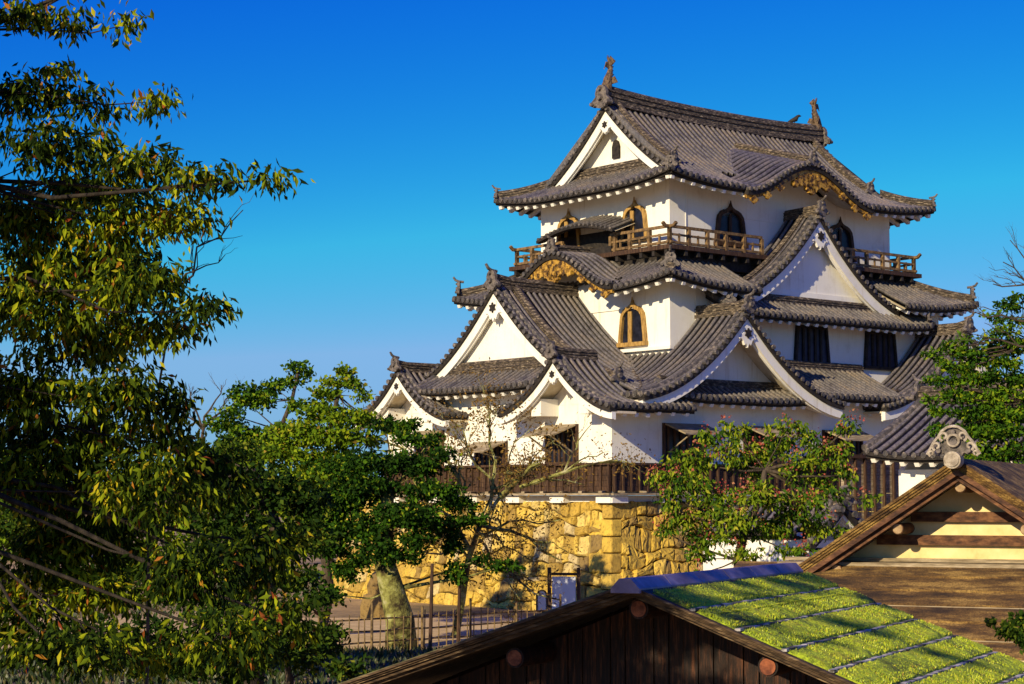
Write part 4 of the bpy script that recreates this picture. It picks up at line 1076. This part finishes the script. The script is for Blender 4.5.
def tree(name,label,cat,trunk,r0,lobes,leaf,dens,cr,per,mtl,seed,droop=.5,group=None,limb='limb',extra=None,width=.42,LM=1.0,limbs=True,twigs=.35,tbias=0.0):
    """trunk: list of points; lobes: (centre, radii); dens: leaf clusters per lobe at unit size"""
    rg=np.random.default_rng(seed); base=Vector(trunk[0]); t_=empty(name,base); tag(t_,label,cat,group)
    off=np.array(base); mb=MB(); tp=[Vector(p)-base for p in trunk]
    # smooth the trunk path
    mb.tube(tp,[r0*(1-.62*i/(len(tp)-1)) for i in range(len(tp))],10)
    AC=[];AD=[];AT=[];EX=[]
    for (c,r) in lobes:
        c=c-off; vol=r[0]*r[2]
        n=max(3,int(dens*DK*vol/(cr*cr)))
        p=rg.normal(0,1,(n,3)); p/=np.linalg.norm(p,axis=1)[:,None]; p*=(rg.random(n)**.45)[:,None]
        cc=c+p*r*rg.uniform(.8,1.12,(n,1))
        ltint=rg.uniform(-.14,.14)
        if limbs:
            k=min(range(len(tp)),key=lambda i:(tp[i]-Vector(c)).length+ (0 if i>0 else 9)); a=tp[k]; b=Vector(c); m_=(a+b)/2+Vector((rg.normal(0,.08),rg.normal(0,.08),-.06))*(b-a).length
            rr_=max(.008,min(r0*.35,.02*(b-a).length))*LM
            mb.tube([a,a.lerp(m_,.6)+Vector((rg.normal(0,.03),0,rg.normal(0,.03)))*(b-a).length,m_.lerp(b,.4),b],[rr_,rr_*.75,rr_*.5,rr_*.28],6)
            for j in range(int(n*twigs*.4)):
                q=Vector(cc[j]); st=b.lerp(q,.1)*.7+a*.0+b*.3; st=b.lerp(m_,rg.random()*.5); md=st.lerp(q,.55)+Vector(rg.normal(0,.05,3))*(q-st).length
                mb.tube([st,md,q],[rr_*.25,rr_*.16,max(.003,rr_*.07)],4)
        for q,pp_ in zip(cc,p):
            m=max(3,int(per*rg.uniform(.6,1.4))); d=rg.normal(0,1,(m,3)); d/=np.linalg.norm(d,axis=1)[:,None]
            L=q+d*cr*rg.uniform(.2,1,(m,1))*np.array([1,1,.7]); AC.append(L); AD.append(d*.7+pp_*.6)
            tt=.45+ltint+rg.normal(0,.13)+rg.normal(0,.15,m)+tbias; AT.append(np.clip(tt,0,1)**1.0)
            if extra: EX.append(q+np.array([0,0,cr*.7])+rg.normal(0,cr*.3,3))
    mb.build('trunk',M[limb],t_,smooth=True,recalc=False)
    C_=np.concatenate(AC); D_=np.concatenate(AD); T_=np.concatenate(AT)
    # a few autumn leaves
    k=rg.random(len(T_))<.05; T_[k]=rg.uniform(.85,1,k.sum())
    make_leaves('foliage',t_,C_,D_,leaf,mtl,T_,droop,seed+1,width)
    if extra:
        E_=np.array(EX); sel=rg.random(len(E_))<extra[1]; E_=E_[sel]; m=14
        E2=np.repeat(E_,m,0)+rg.normal(0,cr*.28,(len(E_)*m,3)); make_leaves('seed_clusters',t_,E2,rg.normal(0,1,E2.shape),leaf*.42,extra[0],rg.random(len(E2)),.1,seed+2,.8)
    return len(C_)
NL=0
def PX(l): return [px(*p) for p in l]
def gpt(x,Y): p=px(x,500,Y); p.z=0; return p
# 1 foreground cherry, crown reaching in from the left
lob=[lobe(*a) for a in ((20,14,40,14,14),(70,24,34,10,14),(120,26,28,7,13.8),(25,95,48,20,14.5),(85,104,44,13,14.5),(148,102,32,8,14.3),(50,74,30,8,14.4),
 (50,150,70,26,14),(130,165,55,20,14),(200,182,42,15,13.7),(262,180,36,7,13.5),(30,220,75,40,15),(115,225,62,34,14.5),(180,222,38,20,14.3),
 (55,300,90,46,14.5),(140,285,60,30,14),(205,312,30,13,13.8),(150,330,48,22,14.4),(30,390,60,42,15),(115,395,52,36,14.5),(165,410,30,28,14.8),
 (50,480,80,44,15.2),(150,490,64,38,14.6),(215,480,40,34,15.5),(40,570,70,40,15.5),(190,570,60,34,14.4),(110,600,60,22,15),(255,560,42,34,15),(235,640,60,30,14),(60,655,80,20,13.2),(290,620,30,26,14.4),(90,345,60,30,15.5),(30,440,60,30,15.8),(100,440,60,30,15.6),(90,540,70,34,15.6),(175,445,34,22,15.4),(20,620,50,30,15.4),(150,655,70,18,14),(120,270,60,30,15.5),(30,265,60,30,15.6),(90,195,70,22,15.2),(285,545,26,20,15.5),
 (60,-45,60,22,14),(160,-75,50,16,14),(255,-110,40,12,14),(0,-120,70,26,14),(-980,0,230,170,10),(-820,60,150,110,10),(-900,-240,200,90,10),(-300,-400,80,26,10),(-120,-340,70,22,10),(-70,20,60,40,14),(-90,120,80,45,14),(-110,240,90,55,14),(-100,360,90,55,14.5),(-90,480,80,55,14.5),(-190,60,80,60,13),(-230,200,90,70,13),(-250,340,90,70,13.5),(-330,120,80,70,12.5),(-380,260,90,80,12.5))]  # unseen off-frame leaf clumps, added to shade the shed gable and moss roof
NL+=tree('cherry_tree','large cherry tree with yellowing drooping leaves filling the left foreground','tree',
 [gpt(-150,15.5)]+PX([(-120,640,15.2),(-90,560,15),(-60,470,14.8),(-40,380,14.8),(-30,280,14.6),(-30,180,14.5),(-20,90,14.4),(-20,30,14.2)]),.28,lob,.088,5.6,.19,19,M['lf_cherry'],11,droop=.9,twigs=.25,width=.34,LM=.45,limb='limb_dark')
print('cherry leaves',NL)
# 2 mid-ground trees
NL+=tree('tall_broadleaf_tree','tall thin-crowned tree with a leaning pale trunk rising highest left of the keep','tree',
 [gpt(262,62)]+PX([(262,560,61),(268,480,60),(280,430,60),(292,400,60),(298,372,60)]),.12,
 [lobe(*a) for a in ((298,368,14,6,60),(290,382,17,6,60),(308,372,8,5,60),(250,392,18,8,60),(272,388,14,7,60.5),(240,400,14,7,60),(262,402,18,8,60),(226,425,20,9,60),(240,445,26,10,60),(300,405,14,6,60),(232,412,16,6,59.5),(262,440,34,16,60),(240,470,30,18,60))],.15,4.2,.3,17,M['lf_green'],21,droop=.1,width=.6)
NL+=tree('spreading_maple','bushy yellow-green maple whose crown touches the lower left gable of the keep','tree',
 [gpt(322,58)]+PX([(330,590,57),(322,540,57),(334,490,57),(328,440,57),(338,395,57)]),.17,
 [lobe(*a) for a in ((345,370,10,4,57),(334,382,14,5,57),(352,384,12,6,57),(325,394,16,7,57),(362,396,10,4,57),(322,412,22,8,57),(345,418,26,9,56.5),(300,432,34,12,57),(340,438,34,12,56.5),(368,420,14,5,57),(290,455,38,14,57),(330,462,36,14,57),(372,440,12,5,57),(250,450,30,12,58),(385,424,10,4,57),(310,480,40,14,57),(280,500,40,14,57),(350,490,34,12,57),(230,480,34,16,58),(395,432,12,5,57))],.15,4.6,.3,18,M['lf_yel'],22,droop=.1,width=.65)
NL+=tree('mossy_trunk_tree','dense dark green tree on a thick yellow-mossed trunk by the bamboo fence','tree',
 [gpt(402,53)]+PX([(400,620,53),(392,590,53),(384,560,53),(385,525,53),(388,490,53)]),.46,
 [lobe(*a) for a in ((385,462,44,12,53),(345,470,36,14,53),(420,468,30,10,53),(440,455,18,7,53),(410,440,20,7,53.5),(370,488,46,14,53),(430,492,34,10,52.5),(460,503,26,8,53),(340,505,40,16,53),(400,515,40,12,52),(440,525,24,8,53),(360,530,36,14,53),(330,545,24,16,53),(450,545,10,14,53),(455,575,9,14,53),(505,566,18,6,53),(478,560,8,5,53),(395,556,24,9,52),(345,572,20,9,53),(330,595,16,9,53),(365,560,16,8,53),(425,520,26,9,52),(470,520,14,6,53),(385,425,18,6,54),(375,548,20,10,52),(415,540,20,9,52),(320,530,24,18,53),(430,440,15,5,53),(405,425,16,5,53.5))],.14,4.6,.28,19,M['lf_green'],23,droop=.15,width=.6,limb='limb_moss',tbias=-.24)
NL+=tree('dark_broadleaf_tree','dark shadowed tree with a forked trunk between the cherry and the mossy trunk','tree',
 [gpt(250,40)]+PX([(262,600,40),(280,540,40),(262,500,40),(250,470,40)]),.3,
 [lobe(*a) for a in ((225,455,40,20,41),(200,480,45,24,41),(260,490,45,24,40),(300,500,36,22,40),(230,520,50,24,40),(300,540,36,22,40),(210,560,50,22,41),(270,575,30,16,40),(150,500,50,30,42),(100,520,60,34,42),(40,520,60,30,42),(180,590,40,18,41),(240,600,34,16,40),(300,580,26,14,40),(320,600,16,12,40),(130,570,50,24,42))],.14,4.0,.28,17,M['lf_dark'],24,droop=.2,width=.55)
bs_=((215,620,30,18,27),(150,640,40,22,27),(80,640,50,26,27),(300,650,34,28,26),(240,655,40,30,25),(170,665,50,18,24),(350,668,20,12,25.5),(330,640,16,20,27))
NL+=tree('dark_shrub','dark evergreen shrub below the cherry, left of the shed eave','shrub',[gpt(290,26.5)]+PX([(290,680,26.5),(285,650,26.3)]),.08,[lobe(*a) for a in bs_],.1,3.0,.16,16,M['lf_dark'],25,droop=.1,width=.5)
for i,(x,Y,w_,h_,lab) in enumerate(((-20,95,70,40,'leftmost far green tree beyond the cherry crown'),(70,100,60,36,'far green tree seen second from the left through cherry branches'),(150,92,60,38,'far green tree in the middle of the three behind the cherry'),(20,130,90,40,'farthest wide green tree low on the horizon at the left'),(330,120,70,34,'far green tree on the horizon behind the mossy trunk tree'),(235,98,50,30,'far round green tree just left of the tall thin-crowned tree'))):
    NL+=tree('distant_tree',lab,'tree',[gpt(x,Y)]+PX([(x,560,Y),(x,520,Y),(x,490,Y)]),.3,[lobe(x,470,w_*.6,h_*.5,Y),lobe(x-w_*.5,500,w_*.6,h_*.7,Y),lobe(x+w_*.5,500,w_*.6,h_*.7,Y),lobe(x,530,w_,h_*.8,Y)],.3,1.9,.6,15,M['lf_yel'],30+i,droop=.1,group='far trees beyond the cherry',width=.6)
NL+=tree('red_tipped_tree','bushy green tree with reddish seed tufts in front of the keep wall','tree',
 [gpt(742,43)]+PX([(742,590,43),(738,560,43),(745,530,43),(760,500,43),(765,470,43)]),.16,
 [lobe(*a) for a in ((690,462,26,14,43),(665,482,18,9,43),(705,440,18,8,43.5),(735,432,20,9,43.5),(728,455,22,14,43),(755,462,22,18,43.5),(690,485,28,12,42.5),(715,500,28,12,42.5),(690,520,30,13,43),(735,520,28,12,42),(765,495,30,14,42),(785,428,20,8,43),(775,445,20,12,43.5),(805,445,24,12,43),(800,470,28,16,43),(835,455,22,12,43),(848,427,16,7,43),(850,475,12,8,43),(825,490,24,12,43),(800,510,30,14,42.5),(770,530,32,12,43),(820,528,22,10,43),(850,535,16,7,43),(715,540,30,10,43),(668,505,14,8,42.5),(700,556,22,7,43),(745,556,26,7,42.5),(795,552,24,7,42.5),(655,478,10,6,43),(866,500,10,6,43),(690,575,14,5,43),(640+22,530,12,6,43))],.15,2.7,.25,15,M['lf_red'],41,droop=.7,width=.42,extra=(M['seed'],.24),tbias=.05)
NL+=tree('right_pine','dense layered green tree at the right edge in front of the turret roof','tree',
 [gpt(1050,42)]+PX([(1050,600,42),(1046,520,42),(1040,450,42),(1035,400,42),(1030,340,42)]),.3,
 [lobe(*a) for a in ((960,442,22,8,42),(990,420,30,12,43),(950,395,14,5,42),(975,462,20,8,42),(945,345,10,3,42),(1008,306,14,5,42),(992,318,12,4,42),(1022,298,10,4,42),(940,430,16,6,42),(1000,350,26,7,42.5),(930,355,10,4,42),(975,355,20,6,42),(935,380,12,3,42),(958,352,12,4,42),(930,400,10,3,42),(965,340,10,3,42),(940,412,14,4,42),(1005,332,16,5,42),(1018,322,10,4,42),(985,338,12,4,42),(1020,345,18,6,42),(1000,362,30,6,42),(960,368,20,5,42),(940,362,12,3,42),(985,378,32,7,42),(1020,380,20,8,42),(950,382,16,4,42),(1000,396,34,8,42),(965,398,22,5,42),(1010,415,30,10,42),(975,412,22,7,42),(1000,434,34,10,42),(965,432,18,6,42),(1015,452,26,9,42),(985,455,18,6,42),(1015,472,22,9,42),(1010,492,20,8,42),(1060,380,30,40,42),(1060,460,30,40,42))],.12,4.4,.22,18,M['lf_green'],51,droop=.1,width=.5)
NL+=tree('low_shrub','small dark shrub against the bark roof at the lower right corner','shrub',[gpt(1030,27)]+PX([(1030,650,27),(1022,640,27)]),.05,[lobe(*a) for a in ((1010,632,14,10,27),(1022,620,10,8,27),(992,622,5,4,27),(1025,642,12,10,27))],.08,3,.1,14,M['lf_dark'],52,droop=.1,width=.6)
def gf(rg,n):
    x=rg.uniform(-26,6,n); y=rg.uniform(30,52,n); k=rg.random(n)<.35; y[k]=rg.uniform(66,110,k.sum()); x[k]=rg.uniform(-60,-8,k.sum()); return x,y,np.zeros(n)
o=blades(None,'undergrowth',45000,gf,M['blade2'],.16,8); tag(o,kind='stuff')
# autumn leaf cluster on the right tree is part of its crown; bare trees
def bare(name,label,trunk,r0,ends,seed,limb='limb',leaves=0,leafm=None,rng_=.5,lsize=.09,depth=3,spread=.5):
    rg=random.Random(seed); base=Vector(trunk[0]); t_=empty(name,base); tag(t_,label,'tree'); mb=MB(); tips=[]
    tp=[Vector(p)-base for p in trunk]; mb.tube(tp,[r0*(1-.6*i/(len(tp)-1)) for i in range(len(tp))],9)
    def br(a,b,r,lv):
        n=5; pts=[a]; d=(b-a)
        for i in range(1,n+1):
            pts.append(a+d*i/n+Vector((rg.uniform(-1,1),rg.uniform(-1,1),rg.uniform(-1,1)))*d.length*.06*(1 if i<n else 0)+Vector((0,0,math.sin(i/n*3.14)*d.length*.06)))
        mb.tube(pts,[r*(1-.65*i/n) for i in range(n+1)],5 if lv<2 else 4); tips.append(pts[-1])
        if lv>=depth: return
        for k in range(rg.choice((3,4,5))):
            i=rg.randint(1,n-1); q=pts[i]; t_2=(pts[i+1]-q).normalized(); v=Vector((rg.uniform(-1,1),rg.uniform(-1,1),rg.uniform(-.5,1))).normalized()
            dd=(t_2*.8+v*spread*1.3).normalized()*d.length*rg.uniform(.3,.55); br(q,q+dd,r*(1-.65*i/n)*.6,lv+1)
    for (s_,e,r) in ends: br(Vector(s_)-base,Vector(e)-base,r,0)
    mb.build('trunk',M[limb],t_,recalc=False)
    if leaves:
        C_=np.array([tuple(q) for q in tips]); C_=np.repeat(C_,leaves,0)+RNG.normal(0,rng_,(len(C_)*leaves,3))
        make_leaves('foliage',t_,C_,RNG.normal(0,1,C_.shape),lsize,leafm,RNG.random(len(C_)),.3,seed)
tb=[gpt(455,57)]+PX([(462,600,57),(468,560,57),(480,525,57),(500,497,57)])
bare('bare_cherry_tree','nearly bare mossy cherry with sparse brown leaves spreading over the yellow stone wall',tb,.13,
 [(px(500,497,57),px(541,463,56.5),.11),(px(520,487,57),px(622,462,55.5),.07),(px(480,525,57),px(430,430,57),.09),(px(470,550,57),px(380,440,57),.08),(px(490,510,57),px(490,415,57.5),.06),(px(480,525,57),px(560,560,56),.07),(px(468,560,57),px(560,600,55.5),.06),(px(470,550,57),px(420,560,56),.05),(px(500,497,57),px(555,440,57),.04),(px(475,535,57),px(560,520,57),.05),(px(470,560,57),px(395,500,56),.05),(px(480,525,57),px(395,470,57.5),.05),(px(480,540,57),px(520,600,55),.05),(px(500,497,57),px(450,420,57.5),.045),(px(475,530,57),px(530,560,56),.045),(px(480,520,57),px(530,430,58),.04)],71,'limb_moss',4,M['lf_brown'],.2,.12,3,.6)
bare('bare_sapling','leafless twiggy tree whose tips show above the tree line left of the tall tree',[gpt(190,70)]+PX([(195,520,70),(200,450,70),(205,420,70)]),.12,[(px(203,430,70),px(222,385,70),.05),(px(203,430,70),px(245,395,70),.05),(px(203,430,70),px(190,390,70),.05),(px(203,430,70),px(170,400,70),.04)],72,depth=2)
bare('bare_branch_tree','leafless grey-branched tree reaching in from the right edge above the pine',[gpt(1062,41)]+PX([(1062,560,41),(1060,440,41),(1056,340,41),(1050,290,41)]),.12,[(px(1050,290,41),px(993,284,41),.03),(px(1052,310,41),px(1003,262,41),.03),(px(1053,330,41),px(975,312,41),.035),(px(1056,350,41),px(970,345,41),.035),(px(1050,290,41),px(1010,240,41),.025)],73,depth=2,spread=.35)
bare('bare_twig_tree','thin leafless saplings just outside the cherry crown against the sky',[gpt(150,17)]+PX([(150,480,17),(160,380,17),(175,290,16.8)]),.018,[(px(175,290,16.8),px(243,210,16.6),.012),(px(178,285,16.8),px(225,255,16.6),.01)],74,depth=1,spread=.25)
print('total leaves',NL)
